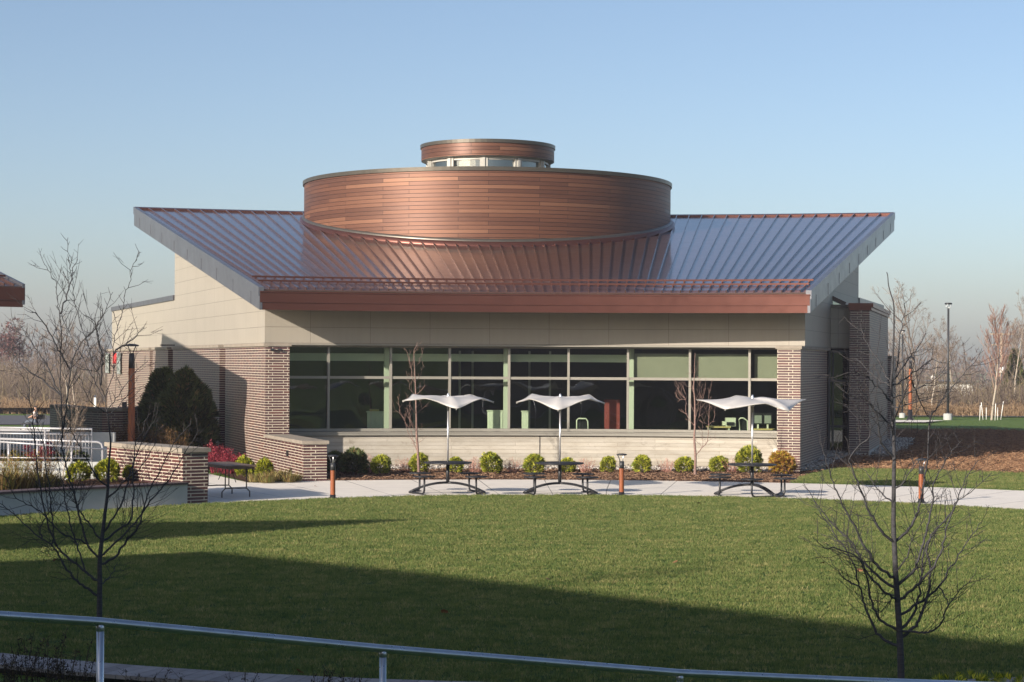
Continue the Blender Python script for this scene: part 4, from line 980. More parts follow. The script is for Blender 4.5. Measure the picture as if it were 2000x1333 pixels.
def make_shrub(name, label, cat, group, seed, mat, n, stem=True, hz=1.0):
    s = thing(name, label, cat, (0, 0, 0), group, local=True)
    globe_mesh(seed, mat, n, 1.0, hz).build('foliage', mat, s)
    mb = MB(); mb.tube([(0, 0, -.1), (.03, .02, .3), (0, .05, .8)], [.07, .06, .02], 6)
    for k in range(5): a = k * 1.25; mb.tube([(0, 0, .15), (.35 * sin(a), .35 * cos(a), .6)], [.03, .01], 5)
    mb.build('stem', M['bark_grey'], s); return s
GG = 'round golden green shrubs in the bed under the windows'
gl = [make_shrub('globe_shrub', 'x', 'shrub', GG, 100 + k, M['arbor'], 1100, hz=(1.0, 1.08, .95)[k]) for k in range(3)]
row = [(743, 934, 20, 'round green shrub next right of the dark shaded shrub by the brick wing wall'),
       (819, 932, 20, 'round green shrub at the foot of the left bare bed tree'),
       (889, 931, 18, 'round green shrub directly behind the pedestal of the leftmost picnic table'),
       (960, 932, 23, 'largest round green shrub, between the leftmost and middle picnic tables'),
       (1043, 932, 23, 'round green shrub behind the left edge of the middle picnic table'),
       (1108, 930, 17, 'small round green shrub behind the right edge of the middle picnic table'),
       (1187, 930, 17, 'round green shrub just left of the middle wooden bollard light'),
       (1254, 931, 20.5, 'round green shrub just right of the middle wooden bollard light'),
       (1337, 930, 20, 'round green shrub at the left foot of the double stemmed bed tree'),
       (1403, 930, 19, 'round green shrub between the double stemmed tree and the rightmost table'),
       (1462, 932, 27, 'wide yellow green shrub behind the rightmost picnic table')]
for k, (u, v, rp, lab) in enumerate(row):
    p = G(u, v - 6, .03); r = rp / F * p.y; src = gl[k % 3]
    o = dup(src, (p.x, p.y, .03), rnd.uniform(0, 6), lab, (r * 1.02, r * 1.02, r * 1.0)) if k >= 3 else src
    o.location = (p.x, p.y, .03); o.scale = (r * rnd.uniform(.9, 1.08), r * rnd.uniform(.9, 1.08), r * rnd.uniform(.86, 1.06)); o['label'] = lab
sr = make_shrub('globe_shrub', 'round shrub with rusty brown left half beside the right brick pier', 'shrub', GG, 120, M['rust'], 1200); p = G(1527, 928, .03); r = 27 / F * p.y; sr.location = (p.x, p.y, .03); sr.scale = (r * 1.1, r, r * .92)
sdk = make_shrub('dark_shrub', 'dark green rounded shrub in the shade right of the brick wing wall', 'shrub', 'shaded dark shrubs by the wing wall', 131, M['arbor_dark'], 1600)
p = G(690, 928, .03); r = 29 / F * p.y; sdk.location = (p.x, p.y, .03); sdk.scale = (r * 1.02, r, r)
p = G(656, 925, .03); r = 24 / F * p.y; o = dup(sdk, (p.x, p.y, .03), 2.0, 'dark green shrub half hidden behind the left wooden bollard', r)
p = G(718, 920, .03); r = 17 / F * p.y
# golden conifers
gd = make_shrub('golden_shrub', 'round bright golden shrub in the planter, leftmost of three', 'shrub', 'golden shrubs', 140, M['gold'], 1000)
for k, (u, v, rp, z, lab) in enumerate(((154, 945, 24, .40, 'round bright golden shrub in the planter, leftmost of three'), (209, 944, 26, .40, 'round bright golden shrub in the planter, middle of three'), (258, 941, 19, .40, 'round bright golden shrub in the planter, nearest the brick wall'),
                                        (477, 935, 19, .05, 'yellow shrub behind the folding table in front of the red bush'), (517, 936, 18, .05, 'green yellow shrub between the folding table and wing wall'))):
    p = G(u, v - 3, z); r = rp / F * p.y * 1.05; o = gd if k == 0 else dup(gd, p, 1.3 * k, lab, r); o.location = (p.x, p.y, z - .02); o.scale = (r, r, r * (.92 if k < 3 else 1.15)); o['label'] = lab
# crimson bushes
def twigbush(name, label, cat, group, loc, r, h, n, mat, seed, leaf=.05, leafn=0, lmat=None, spread=.8, w=.006):
    rg = random.Random(seed); s = thing(name, label, cat, loc, group, local=True); mb = MB(); lf = MB()
    for _ in range(n):
        a = rg.uniform(0, 6.28); t = rg.random() ** .7 * spread; base_ = Vector((r * .25 * sin(a), r * .25 * cos(a), -.03)); ln = h * rg.uniform(.55, 1.05)
        top_ = Vector((r * t * sin(a) * 1.1, r * t * cos(a) * 1.1, ln * (1 - .25 * t))); mid = (base_ + top_) / 2 + Vector((rg.gauss(0, .05), rg.gauss(0, .05), .06)) * h
        mb.tube([base_, mid, top_], [w, w * .7, w * .25], 3, False)
        for q in range(3):
            s0 = mid.lerp(top_, rg.random()); e = s0 + Vector((rg.gauss(0, .12), rg.gauss(0, .12), rg.uniform(.03, .18))) * h; mb.tube([s0, e], [w * .5, w * .2], 3, False)
            for _k in range(leafn):
                c_ = s0.lerp(e, rg.random()); leafcloud(lf, c_, .05 * h, .05 * h, .04 * h, 2, leaf, rg, .3)
    mb.build('stems', mat, s)
    if leafn: lf.build('leaves', lmat or mat, s)
    return s
p = G(445, 925, .05); twigbush('red_bush', 'bright crimson bush behind the folding table', 'bush', 'crimson bushes', (p.x, p.y, .05), .55, .66, 70, M['redleaf'], 7, .035, 3)
p = G(408, 925, .05); twigbush('red_bush', 'darker crimson bush in shade just left of the bright one', 'bush', 'crimson bushes', (p.x + .1, p.y + .6, .05), .5, .85, 60, M['redleaf'], 8, .035, 3)
p = G(2, 925, .42); twigbush('red_bush', 'dark red leafy bush behind the railing at the far left edge', 'bush', 'crimson bushes', (p.x, p.y + 4, .3), .5, .8, 40, M['redleaf'], 9, .04, 3)
# pale pink twiggy shrubs in the bed
pts_ = [(718, 'pale pink twiggy shrub behind the dark shaded shrub'), (790, 'pale pink twiggy shrub left of the left bed tree'), (925, 'pale pink twiggy shrub left of the largest round shrub'), (1000, 'pale pink twiggy shrub right of the largest round shrub'),
        (1145, 'pale pink twiggy shrub between the two small round shrubs'), (1305, 'pale pink twiggy shrub left of the double stemmed tree'), (1432, 'pale pink twiggy shrub right of the double stemmed tree'), (1545, 'pink red twiggy shrub against the right brick pier')]
pk = None
for k, (u, lab) in enumerate(pts_):
    p = G(u, 926, .03)
    if pk is None: pk = twigbush('twiggy_shrub', lab, 'shrub', 'pale pink leafless shrubs in the bed', p, .42, .55, 55, M['pinktwig'], 21, .018, 1, None, .9, .0045); pk.location = (p.x, p.y + .35, .04)
    else: dup(pk, (p.x, p.y + .35, .04), k * 1.1, lab, rnd.uniform(.8, 1.05))
# big evergreens by the side wall
def evergreen(label, loc, r, h, seed, n):
    rg = random.Random(seed); s = thing('evergreen_bush', label, 'evergreen', loc, 'dark evergreens beside the side wall', local=True); mb = MB()
    for _ in range(n):
        z = rg.random() ** .8; a = rg.uniform(0, 6.28); prof = (1 - z ** 2.2) ** .62 * (.80 + .28 * min(1, z * 2.5)) * (1 + .30 * mnoise.noise((sin(a) * 1.6 + seed, cos(a) * 1.6, z * 4)) * 2)
        k = rg.uniform(.75, 1.02) * prof * r; p_ = Vector((k * sin(a), k * cos(a), z * h * (.93 + .12 * mnoise.noise((sin(a) * 2, cos(a) * 2, seed))) + .1))
        a_ = Vector((sin(a), cos(a), rg.uniform(.6, 1.6))).normalized(); fanspray(mb, p_, a_, .15 * rg.uniform(.6, 2.1), rg)
    mb.build('foliage', M['arbor_dark'], s); mb = MB(); mb.tube([(0, 0, -.1), (0, 0, h * .8)], [.08, .02], 6); mb.build('trunk', M['bark_grey'], s)
p = U(318, 800, 62.5); evergreen('tall dark evergreen bush by the shaded side wall, left of the pair', (p.x, p.y, .0), .66, 2.82, 3, 3400)
p = U(361, 800, 61.0); evergreen('broad dark evergreen bush by the shaded side wall, right of the pair', (p.x, p.y, .0), .80, 2.84, 4, 4200)
for k, (u, d_, lab) in enumerate(((232, 57.5, 'low brown bush just left of the tall wooden lamp post'), (288, 57.0, 'low brown bush in front of the dark evergreens, near the lamp post'), (335, 56.5, 'low brown bush at the foot of the dark evergreens, farther right'))):
    p = U(u, 800, d_)
    if k == 0: bb = twigbush('brown_bush', lab, 'bush', 'low brown bushes behind the brick wall', (p.x, p.y, 0), .8, 1.45, 90, M['brownbush'], 31, .03, 2, M['brownbush'])
    else: dup(bb, (p.x, p.y, 0), k * 2.0, lab, 1.0 - .05 * k)
# dry ornamental clumps in the planter and by the wing wall
def grassclump(label, loc, r, h, n, seed, mat, group='dry grass clumps', name='grass_clump'):
    rg = random.Random(seed); s = thing(name, label, 'grass clump', loc, group, local=True); mb = MB()
    for _ in range(n):
        a = rg.uniform(0, 6.28); rr = r * rg.random() ** .6 * .5; b_ = Vector((rr * sin(a), rr * cos(a), -.02)); l_ = h * rg.uniform(.5, 1.1); t_ = b_ + Vector((sin(a) * l_ * rg.uniform(.1, .8), cos(a) * l_ * rg.uniform(.1, .8), l_ * rg.uniform(.6, 1)))
        m_ = (b_ + t_) / 2 + Vector((0, 0, l_ * .15)); w = Vector((cos(a), -sin(a), 0)) * .008; k0 = len(mb.v)
        mb.v += [tuple(b_ - w), tuple(b_ + w), tuple(m_ + w), tuple(m_ - w), tuple(t_)]; mb.f += [(k0, k0 + 1, k0 + 2, k0 + 3), (k0 + 3, k0 + 2, k0 + 4)]; mb.uv += [None, None]; mb.sm += [False, False]
    mb.build('blades', mat, s); return s
gc = None
for k, (u, v, z, sc, lab) in enumerate(((545, 938, .05, 1.0, 'dry grass clump in front of the green yellow shrub by the wing wall'), (565, 940, .05, .8, 'small dry grass clump close against the wing wall'), (522, 941, .05, .9, 'dry grass clump at the near edge of the side bed'), (498, 940, .05, .7, 'short dry grass clump right of the folding table leg'), (578, 939, .05, .6, 'smallest dry grass tuft at the wing wall corner'),
                                        (40, 952, .42, 1.35, 'straw coloured clump in the planter near the left edge'), (80, 950, .42, 1.2, 'straw coloured clump in the planter left of the pale trunk'), (5, 954, .42, 1.4, 'straw coloured clump in the planter at the picture edge'), (103, 948, .42, .9, 'low straw clump at the foot of the pale trunk'))):
    p = G(u, v, z)
    if gc is None: gc = grassclump(lab, p, .5, .36, 320, 5, M['drygrass']); gc.location = p
    else: dup(gc, p, k * 1.7, lab, sc)
p = G(15, 953, .42); twigbush('dry_shrub', 'tall orange brown dry shrub in the planter at the left edge', 'shrub', 'dry shrubs in the planter', (p.x, p.y + .4, .4), .55, .85, 90, M['drygrass'], 41, .02, 1, M['rust'])
p = G(70, 950, .42); twigbush('dry_shrub', 'thin brown dry shrub in the planter before the near railing', 'shrub', 'dry shrubs in the planter', (p.x, p.y + .5, .4), .5, .8, 70, M['brownbush'], 42, .02, 1, M['rust'])
for k, u in enumerate((12, 85, 150)):
    p = U(u, 700, 52.3)
    if k == 0: hs = make_shrub('low_hedge_shrub', 'low dark green shrub below the far railing at the left edge', 'shrub', 'low shrubs behind the ramp railing', 161, M['arbor_dark'], 500)
    (hs if k == 0 else dup(hs, (0, 0, 0), k, ('', 'low dark green shrub below the far railing, middle one', 'low dark green shrub below the far railing, near the pale tree')[k])).location = (p.x, p.y, .36)
for o in list(COL.objects):
    if o.name.startswith('low_hedge_shrub'): o.scale = (.62, .35, .22)
# foreground dry perennials below the railing
def perennial(label, loc, h, n, seed, heads=True):
    rg = random.Random(seed); s = thing('dry_perennial', label, 'dry plant', loc, 'dried perennials in front of the lawn', local=True); mb = MB(); hd = MB()
    for _ in range(n):
        a = rg.uniform(0, 6.28); ln = h * rg.uniform(.55, 1.0); t = rg.uniform(.05, .42); b_ = Vector((rg.gauss(0, .07), rg.gauss(0, .07), 0)); e = b_ + Vector((sin(a) * t * ln, cos(a) * t * ln, ln)); m_ = b_.lerp(e, .5) + Vector((rg.gauss(0, .03), rg.gauss(0, .03), 0))
        mb.tube([b_, m_, e], [.004, .003, .002], 4, False)
        for q in range(5): c_ = b_.lerp(e, rg.uniform(.3, 1)); mb.tube([c_, c_ + Vector((rg.gauss(0, .06), rg.gauss(0, .06), rg.uniform(.02, .1)))], [.002, .001], 3, False)
        for q in range(14): c_ = b_.lerp(e, rg.uniform(.62, 1.02)); leafcloud(hd, c_, .02, .02, .03, 2, .014, rg, .4)
        for q in range(4): c_ = b_.lerp(e, rg.uniform(.15, .6)); leafcloud(hd, c_, .05, .05, .02, 2, .025, rg, -.3)
    mb.build('stems', M['darkstem'], s); hd.build('seed_heads', M['darkstem'], s); return s
for k, (u, vt, dd_, h, n, lab) in enumerate(((75, 1240, 14.6, .75, 26, 'tall dried perennial in the bottom left corner before the boards'), (130, 1262, 14.8, .62, 18, 'dried perennial left of the nearest rail post'), (15, 1258, 14.4, .6, 14, 'dried perennial at the extreme bottom left edge'), (300, 1308, 14.8, .4, 8, 'short dried perennial right of the first rail post'), (445, 1300, 15, .42, 4, 'dry stalks with round heads at the bottom left'), (640, 1306, 15.0, .4, 7, 'low dried perennial left of the second rail post'), (690, 1312, 15.2, .36, 7, 'lowest dried perennial beside the second rail post'))):
    p = U(u, vt, dd_); perennial(lab, (p.x, p.y, p.z - h), h, n, 200 + k)
p = U(1930, 1322, 17.2); s_ = thing('yellow_fern', 'yellow green ferny plant tip at the bottom right corner', 'plant', (p.x, p.y, p.z - .35), None, local=True); mb = MB(); rg = random.Random(3)
for _ in range(260): fanspray(mb, Vector((rg.gauss(0, .28), rg.gauss(0, .1), rg.uniform(.05, .35))), Vector((rg.gauss(0, .6), rg.gauss(0, .4), 1)).normalized(), .07, rg)
mb.build('fronds', M['gold'], s_)

# ================================================================== TREES
def crv(pts, n=4):
    "smooth a polyline (Catmull-Rom)"
    out = []
    P_ = [pts[0]] + list(pts) + [pts[-1]]
    for i in range(1, len(P_) - 2):
        a, b, c, d = P_[i - 1], P_[i], P_[i + 1], P_[i + 2]
        for k in range(n):
            t = k / n; out.append(0.5 * ((2 * b) + (c - a) * t + (2 * a - 5 * b + 4 * c - d) * t * t + (3 * b - a - 3 * c + d) * t ** 3))
    out.append(pts[-1]); return out
def traced_tree(name, label, group, dist, ox, oy, s, trunk, limbs, r0, seed, bark, twig, base_z, twl=.22, twn=3.2, side=1.0, wig=.012, sec=True, tk=1.0):
    """young bare tree: trunk and limbs follow the photographed branching, each limb given its own depth"""
    rg = random.Random(seed); S_ = lambda q: (ox + q[0] / s, oy + q[1] / s)
    tp = [U(*S_(q), dist) for q in trunk]; base = Vector((tp[0].x, tp[0].y, base_z)); t = thing(name, label, 'tree', base, group)
    if tp[0].z > base_z + .02: tp = [Vector((tp[0].x, tp[0].y, base_z - .05))] + tp
    tp = crv(tp, 4); H_ = tp[-1].z - base_z
    rt = [max(.003, r0 * (1 - .88 * (p.z - base_z) / H_)) for p in tp]; rt[0] *= 1.15
    mb = MB(); mb.tube(tp, rt, 9); mb.build('trunk', bark, t)
    lm = MB(); tw = MB()
    for li, L_ in enumerate(limbs):
        dz = rg.choice((-1, 1)) * rg.uniform(.15, .6) * side; pts = [S_(q) for q in L_]; m = len(pts)
        w = []
        for i, q in enumerate(pts):
            e = i / max(1, m - 1); w.append(U(q[0], q[1], dist + dz * e ** .8))
        # start on the trunk
        j = min(range(len(tp)), key=lambda k: (tp[k] - w[0]).length); near = (tp[j] - w[0]).length
        if near < .12: w[0] = tp[j].copy(); rs = rt[j] * .62
        else: rs = r0 * .28
        ln = sum((w[i + 1] - w[i]).length for i in range(m - 1)); rs = min(rs, .0042 + ln * .0085) * tk
        c = crv(w, 4); n_ = len(c)
        for i in range(1, n_ - 1): c[i] = c[i] + Vector((rg.gauss(0, 1), rg.gauss(0, 1), rg.gauss(0, 1))) * wig * .5
        rr = [rs * (1 - i / (n_ - 1)) ** 1.0 + (.0030 if tk > .6 else .0019) for i in range(n_)]; lm.tube(c, rr, 6, False)
        # twigs: alternate short shoots, then finer shoots on some of them
        acc = 0.0; k = rg.choice((-1, 1)); dacc = 0
        for i in range(1, n_):
            seg = c[i] - c[i - 1]; acc += seg.length
            frac = i / n_
            while acc > 1 / twn / 2.4 and frac > .18:
                acc -= 1 / twn / 2.4; d_ = seg.normalized(); k = -k; o_ = d_.cross(Vector((0, 1, 0))).normalized() * k; o_ = (Matrix.Rotation(rg.gauss(0, .8), 3, d_) @ o_)
                l_ = twl * rg.uniform(.2, 1.0) ** 1.5 * (1.25 - .6 * frac); dr = (d_ * .75 + o_ * .8 + Vector((0, 0, .25))).normalized(); a0 = c[i]; a1 = a0 + dr * l_ * .5; a2 = a1 + (dr + Vector((0, 0, .35))).normalized() * l_ * .5
                tw.tube([a0, a1, a2], [.0036, .0028, .0018], 3, False)
                if sec and l_ > twl * .35:
                    for q in range(rg.choice((2, 3, 4))):
                        b0_ = a0.lerp(a2, rg.uniform(.3, .95)); dd2 = (dr + Vector((rg.gauss(0, .6), rg.gauss(0, .6), rg.gauss(.1, .4)))).normalized(); tw.tube([b0_, b0_ + dd2 * l_ * rg.uniform(.2, .55)], [.0022, .0014], 3, False)
    lm.build('limbs', bark if bark is not M['bark_dark'] else M['bark_dark'], t); tw.build('twigs', twig, t); return t, tp

LT = [(645, 1450), (647, 1290), (648, 1150), (650, 1050), (648, 950), (655, 850), (668, 740), (682, 620), (695, 520), (703, 440), (706, 350), (712, 250), (720, 150), (712, 60), (700, -30), (690, -80), (685, -140)]
c1_ = lambda L_: [(x, y - 1200) for x, y in L_]
LL = [c1_([(683, 1060), (655, 970), (640, 900), (600, 830), (575, 720), (545, 640), (515, 540), (480, 400), (470, 300), (455, 190), (445, 130), (443, 15)]),
 c1_([(688, 1060), (710, 980), (735, 900), (738, 780), (742, 690), (780, 560), (805, 460), (815, 390), (850, 290), (858, 220), (885, 160), (920, 110)]),
 [(630, 910), (580, 830), (540, 720), (515, 620), (495, 520), (465, 420), (440, 330), (415, 240), (405, 130), (403, 0), (400, -50), (395, -200), (393, -400), (398, -600), (385, -700), (375, -770), (370, -880), (340, -930), (290, -1010)],
 c1_([(393, 510), (430, 420), (460, 290), (470, 230), (505, 155)]),
 c1_([(412, 1260), (430, 1100), (450, 980), (457, 890), (480, 790), (545, 680), (600, 630), (650, 560), (690, 480), (735, 370)]),
 c1_([(457, 890), (420, 810), (370, 720), (300, 600), (265, 545), (230, 505), (205, 495)]),
 c1_([(680, 1080), (640, 1000), (580, 880), (530, 780), (470, 660), (420, 570), (400, 520)]),
 c1_([(393, 1040), (330, 900), (270, 790), (210, 710), (180, 650), (150, 615)]),
 c1_([(393, 1040), (300, 960), (200, 890), (140, 845), (90, 780), (40, 725)]),
 [(650, 1060), (600, 1030), (560, 990), (480, 930), (400, 860), (360, 800), (310, 680), (280, 560), (255, 380), (225, 150), (215, 0), (205, -50), (190, -200), (175, -300), (140, -350)],
 [(640, 1165), (570, 1100), (500, 1050), (440, 980), (390, 900), (350, 830), (230, 740), (130, 650), (60, 590), (0, 540), (-60, 470)],
 [(660, 945), (740, 900), (830, 780), (900, 700), (930, 600), (1000, 510), (1070, 430), (1130, 350), (1170, 270), (1240, 160), (1300, 65)],
 [(655, 900), (720, 830), (850, 700), (930, 600), (960, 500), (1000, 400), (1080, 260), (1150, 130), (1240, 30)],
 [(665, 790), (740, 740), (850, 660), (860, 560), (870, 440), (865, 320), (880, 180), (940, 40), (965, -40)],
 [(682, 740), (740, 640), (790, 540), (830, 420), (850, 330), (900, 200), (950, 90), (1010, 0)],
 [(560, 1000), (520, 880), (480, 760), (450, 640), (425, 520), (410, 400), (380, 300), (370, 180), (400, 60)],
 [(570, 810), (480, 770), (400, 740), (340, 680), (290, 620), (180, 550), (110, 510), (60, 430), (20, 350)],
 [(652, 790), (600, 710), (540, 630), (500, 560), (480, 480), (430, 400)],
 [(652, 1085), (700, 1040), (740, 990), (765, 930)],
 [(700, 440), (640, 380), (580, 290), (530, 200), (480, 100), (440, 20)],
 [(340, 830), (345, 700), (330, 560), (320, 420), (300, 300), (290, 180), (250, 60), (230, -60)],
 [(270, 775), (265, 700), (300, 640), (330, 560), (370, 480)],
 [(700, 520), (760, 460), (830, 380), (900, 330), (980, 220), (1020, 140)],
 c1_([(690, 1150), (740, 1080), (800, 1000), (870, 900), (960, 820)]),
 c1_([(690, 1180), (760, 1130), (840, 1020), (890, 940)]),
 c1_([(683, 1160), (620, 1110), (560, 1030), (520, 930)]),
 c1_([(655, 975), (660, 880), (665, 780), (640, 680), (625, 590), (590, 540), (550, 520)]),
 c1_([(575, 650), (610, 620), (650, 545), (670, 480)]),
 c1_([(738, 780), (790, 720), (840, 700), (890, 650), (940, 595)])]
traced_tree('bare_tree', 'young bare tree with many upswept grey branches at the left, nearest the viewer', 'young bare lawn trees', 22.0, 0, 820, 3.3333, LT, LL, .036, 51, M['bark_dark'], M['twig_dark'], 0.02, .50, twn=6.0, tk=.72)
c3_ = lambda L_: [((x / 3.703) * 2.942, (540 + y / 3.703 - 880) * 2.942) for x, y in L_]
RT = [(530, 1400), (530, 1310), (525, 1130), (515, 950), (505, 800), (497, 680), (492, 560), (486, 430), (487, 300), (488, 150), (490, 0)] + c3_([(603, 1000), (599, 850), (597, 750), (605, 640), (612, 480), (615, 330), (612, 200), (590, 120), (575, 60), (570, 0), (562, -30)])
RL = [[(505, 1115), (440, 1095), (395, 1050), (350, 960), (320, 890), (290, 780), (270, 690), (210, 570), (120, 440), (60, 350), (30, 290)],
 [(508, 1030), (430, 990), (390, 940), (360, 860), (340, 760), (320, 670), (270, 580), (200, 480), (110, 400)],
 [(495, 745), (420, 690), (360, 620), (300, 520), (265, 440), (210, 350), (170, 260), (130, 160), (90, 40), (60, -60)],
 [(485, 525), (420, 470), (370, 390), (325, 310), (300, 230), (260, 130), (235, 30)] + c3_([(440, 1150), (390, 1040), (330, 930)]),
 [(500, 540), (560, 470), (610, 390), (640, 300), (665, 170), (680, 50)] + c3_([(870, 1040), (930, 950), (1000, 850), (1080, 750), (1200, 620)]),
 [(510, 775), (580, 720), (620, 650), (650, 560), (680, 440), (710, 310), (720, 200), (760, 100), (830, 0), (880, -60)],
 [(515, 860), (590, 800), (680, 720), (730, 640), (770, 540), (790, 450), (850, 290), (900, 170), (970, 60)],
 [(518, 935), (600, 900), (700, 830), (780, 740), (800, 690), (860, 600), (930, 500), (990, 415)],
 [(522, 1080), (600, 1020), (640, 950), (690, 800), (695, 680), (680, 550), (720, 470), (800, 380), (850, 300), (930, 240), (1050, 130)],
 [(560, 1050), (630, 1045), (700, 1045), (760, 990), (800, 890), (870, 800), (950, 720)],
 [(520, 1050), (590, 960), (630, 850), (650, 700), (670, 550), (720, 480), (780, 420), (840, 330)],
 [(505, 885), (470, 830), (420, 800), (330, 690), (280, 620), (180, 570), (90, 555), (30, 510)],
 [(502, 810), (410, 735), (330, 660), (290, 600), (240, 520), (150, 440), (40, 300), (-30, 190)],
 [(500, 700), (540, 640), (570, 600), (590, 520), (640, 430)], [(510, 800), (480, 830), (440, 900), (400, 930)],
 [(290, 780), (230, 760), (180, 710), (140, 660)], [(750, 790), (790, 860), (800, 890)],
 [(487, 300), (430, 260), (380, 200), (330, 120)], [(487, 220), (540, 190), (590, 110), (640, 60)],
 c3_([(597, 770), (550, 700), (490, 590), (440, 520), (390, 420), (370, 330)]),
 c3_([(600, 800), (540, 770), (470, 720), (400, 650), (330, 590)]),
 c3_([(600, 775), (660, 680), (740, 580), (800, 500)]),
 c3_([(605, 790), (700, 740), (800, 660), (900, 600)]),
 c3_([(608, 1050), (680, 880), (730, 740), (760, 640)]),
 c3_([(608, 1150), (560, 1050), (470, 960), (430, 900), (330, 870), (240, 830)]),
 c3_([(600, 770), (640, 640), (650, 500), (670, 330), (690, 200)]),
 c3_([(612, 1330), (520, 1200), (500, 1080), (495, 1000), (440, 920), (380, 820), (360, 760)]),
 c3_([(605, 900), (560, 860), (480, 790), (430, 740), (350, 700), (290, 690)]),
 c3_([(605, 950), (700, 930), (800, 900), (880, 880)]),
 c3_([(605, 880), (700, 850), (800, 800), (880, 770)]),
 c3_([(745, 755), (780, 850), (830, 950), (880, 1040)])]
traced_tree('bare_tree', 'young bare tree with many upswept grey branches at the right, its trunk meeting the railing', 'young bare lawn trees', 19.2, 1580, 880, 2.942, RT, RL, .036, 52, M['bark_dark'], M['twig_dark'], 0.02, .50, twn=6.0, tk=.72)
# small trees in the bed
BT1 = [(297, 1330), (285, 1100), (275, 950), (270, 700), (262, 450), (252, 250), (250, 130), (270, 90), (285, 40)]
BL1 = [[(278, 1050), (240, 1040), (190, 950), (160, 840), (110, 760), (60, 720), (30, 620)], [(280, 1150), (250, 1060), (220, 940), (205, 830), (210, 700), (200, 640)], [(275, 970), (240, 900), (200, 800), (180, 700)],
 [(285, 1070), (330, 1030), (380, 985)], [(277, 960), (310, 920), (345, 880)], [(272, 750), (330, 710), (410, 640)], [(270, 700), (310, 660), (320, 620), (320, 560)], [(268, 760), (220, 700), (200, 640), (170, 560)],
 [(262, 460), (230, 400), (220, 300), (200, 230), (180, 140), (150, 105)], [(262, 460), (300, 400), (330, 330), (345, 270)], [(255, 280), (310, 240), (330, 180), (335, 130)], [(255, 300), (220, 270), (205, 200), (210, 130)],
 [(252, 150), (280, 110), (295, 70)], [(262, 560), (320, 530), (355, 480), (350, 420)], [(265, 580), (220, 530), (200, 460), (190, 390)], [(160, 860), (165, 780), (200, 720)], [(110, 750), (95, 640), (100, 560)], [(278, 1100), (250, 1070), (220, 1040)], [(275, 900), (230, 860), (210, 780)]]
traced_tree('bed_tree', 'slim bare tree in the bed left of the leftmost umbrella', 'small bare trees in the bed', 54.3, 760, 660, 5.128, BT1, BL1, .042, 61, M['bark_tan'], M['bark_tan'], 0.03, .26, 4.2, .7, .01, True, .5)
BT2 = [(350, 1330), (353, 1150), (340, 950), (347, 800), (345, 500), (332, 350), (342, 180), (345, 20), (350, -60)]
BL2 = [[(355, 1170), (430, 1060), (495, 980), (508, 800), (515, 650), (520, 540), (510, 420), (540, 330), (545, 260)], [(347, 800), (290, 740), (240, 640), (235, 490), (160, 380), (105, 300)], [(349, 800), (400, 690), (420, 520), (460, 420), (475, 230)],
 [(508, 790), (570, 720), (585, 560)], [(508, 790), (460, 760), (430, 690)], [(235, 490), (150, 480), (120, 415)], [(255, 660), (200, 640), (155, 605)], [(235, 480), (160, 400), (150, 330), (165, 290)], [(240, 430), (210, 350), (180, 300)],
 [(345, 500), (400, 400), (405, 280), (410, 230)], [(340, 420), (300, 350), (250, 330), (200, 280)], [(338, 400), (310, 320), (300, 270)], [(340, 190), (300, 150), (295, 120)], [(343, 180), (370, 130), (385, 65)], [(345, 620), (300, 560), (285, 500)], [(347, 700), (380, 600), (390, 500), (440, 440)], [(435, 1060), (440, 960), (430, 880), (440, 780)], [(430, 1050), (370, 990), (340, 960)], [(500, 985), (550, 950), (590, 930)], [(345, 560), (400, 510), (430, 430), (420, 350)], [(510, 700), (480, 620), (490, 540)]]
traced_tree('bed_tree', 'bare tree with a double stem in the bed left of the rightmost umbrella', 'small bare trees in the bed', 54.3, 1300, 700, 6.06, BT2, BL2, .042, 62, M['bark_tan'], M['bark_tan'], 0.03, .26, 4.6, .7, .01, True, .5)

# generic bare trees
def bare_mesh(seed, h, spread, levels, trunk_r, upright=.5, clear=.25, nb=9, seg=5, twig=.012):
    rg = random.Random(seed); tr = MB(); cr = MB()
    def grow(p, d, ln, r, lev):
        pts = [p]; q = p.copy(); dd_ = d.copy(); n_ = seg if lev < 2 else 3
        for i in range(n_):
            dd_ = (dd_ + Vector((rg.gauss(0, .10), rg.gauss(0, .10), .06 + upright * .12))).normalized(); q = q + dd_ * ln / n_; pts.append(q.copy())
        (tr if lev == 0 else cr).tube(pts, [max(twig * .4, r * (1 - .75 * i / n_)) for i in range(n_ + 1)], 6 if lev == 0 else 3, False)
        if lev >= levels: return
        k = nb if lev == 0 else (6 if lev == 1 else 5)
        for j in range(k):
            f = (clear + (1 - clear) * (j + rg.random()) / k) if lev == 0 else rg.uniform(.2, 1)
            i = min(n_ - 1, int(f * n_)); b_ = pts[i].lerp(pts[i + 1], f * n_ - i); ax = (pts[i + 1] - pts[i]).normalized()
            o_ = Matrix.Rotation(rg.uniform(0, 6.28) if lev else j * 2.4, 3, ax) @ ax.orthogonal().normalized(); dn = (ax * (.6 + upright * .6) + o_ * spread).normalized()
            l2 = ln * (.55 if lev == 0 else .52) * (1.15 - .6 * f) * rg.uniform(.7, 1.15); grow(b_, dn, l2, max(twig, r * (.30 if lev == 0 else .42)), lev + 1)
    grow(Vector((0, 0, -.2)), Vector((0, 0, 1)), h, trunk_r, 0); return tr, cr
def make_bare(name, label, group, seed, h, spread, levels, tr_, bark, crown, **k):
    t = thing(name, label, 'tree', (0, 0, 0), group, local=True); a, b = bare_mesh(seed, h, spread, levels, tr_ * .75, **k)
    a.build('trunk', bark, t); b.build('crown', crown, t); return t
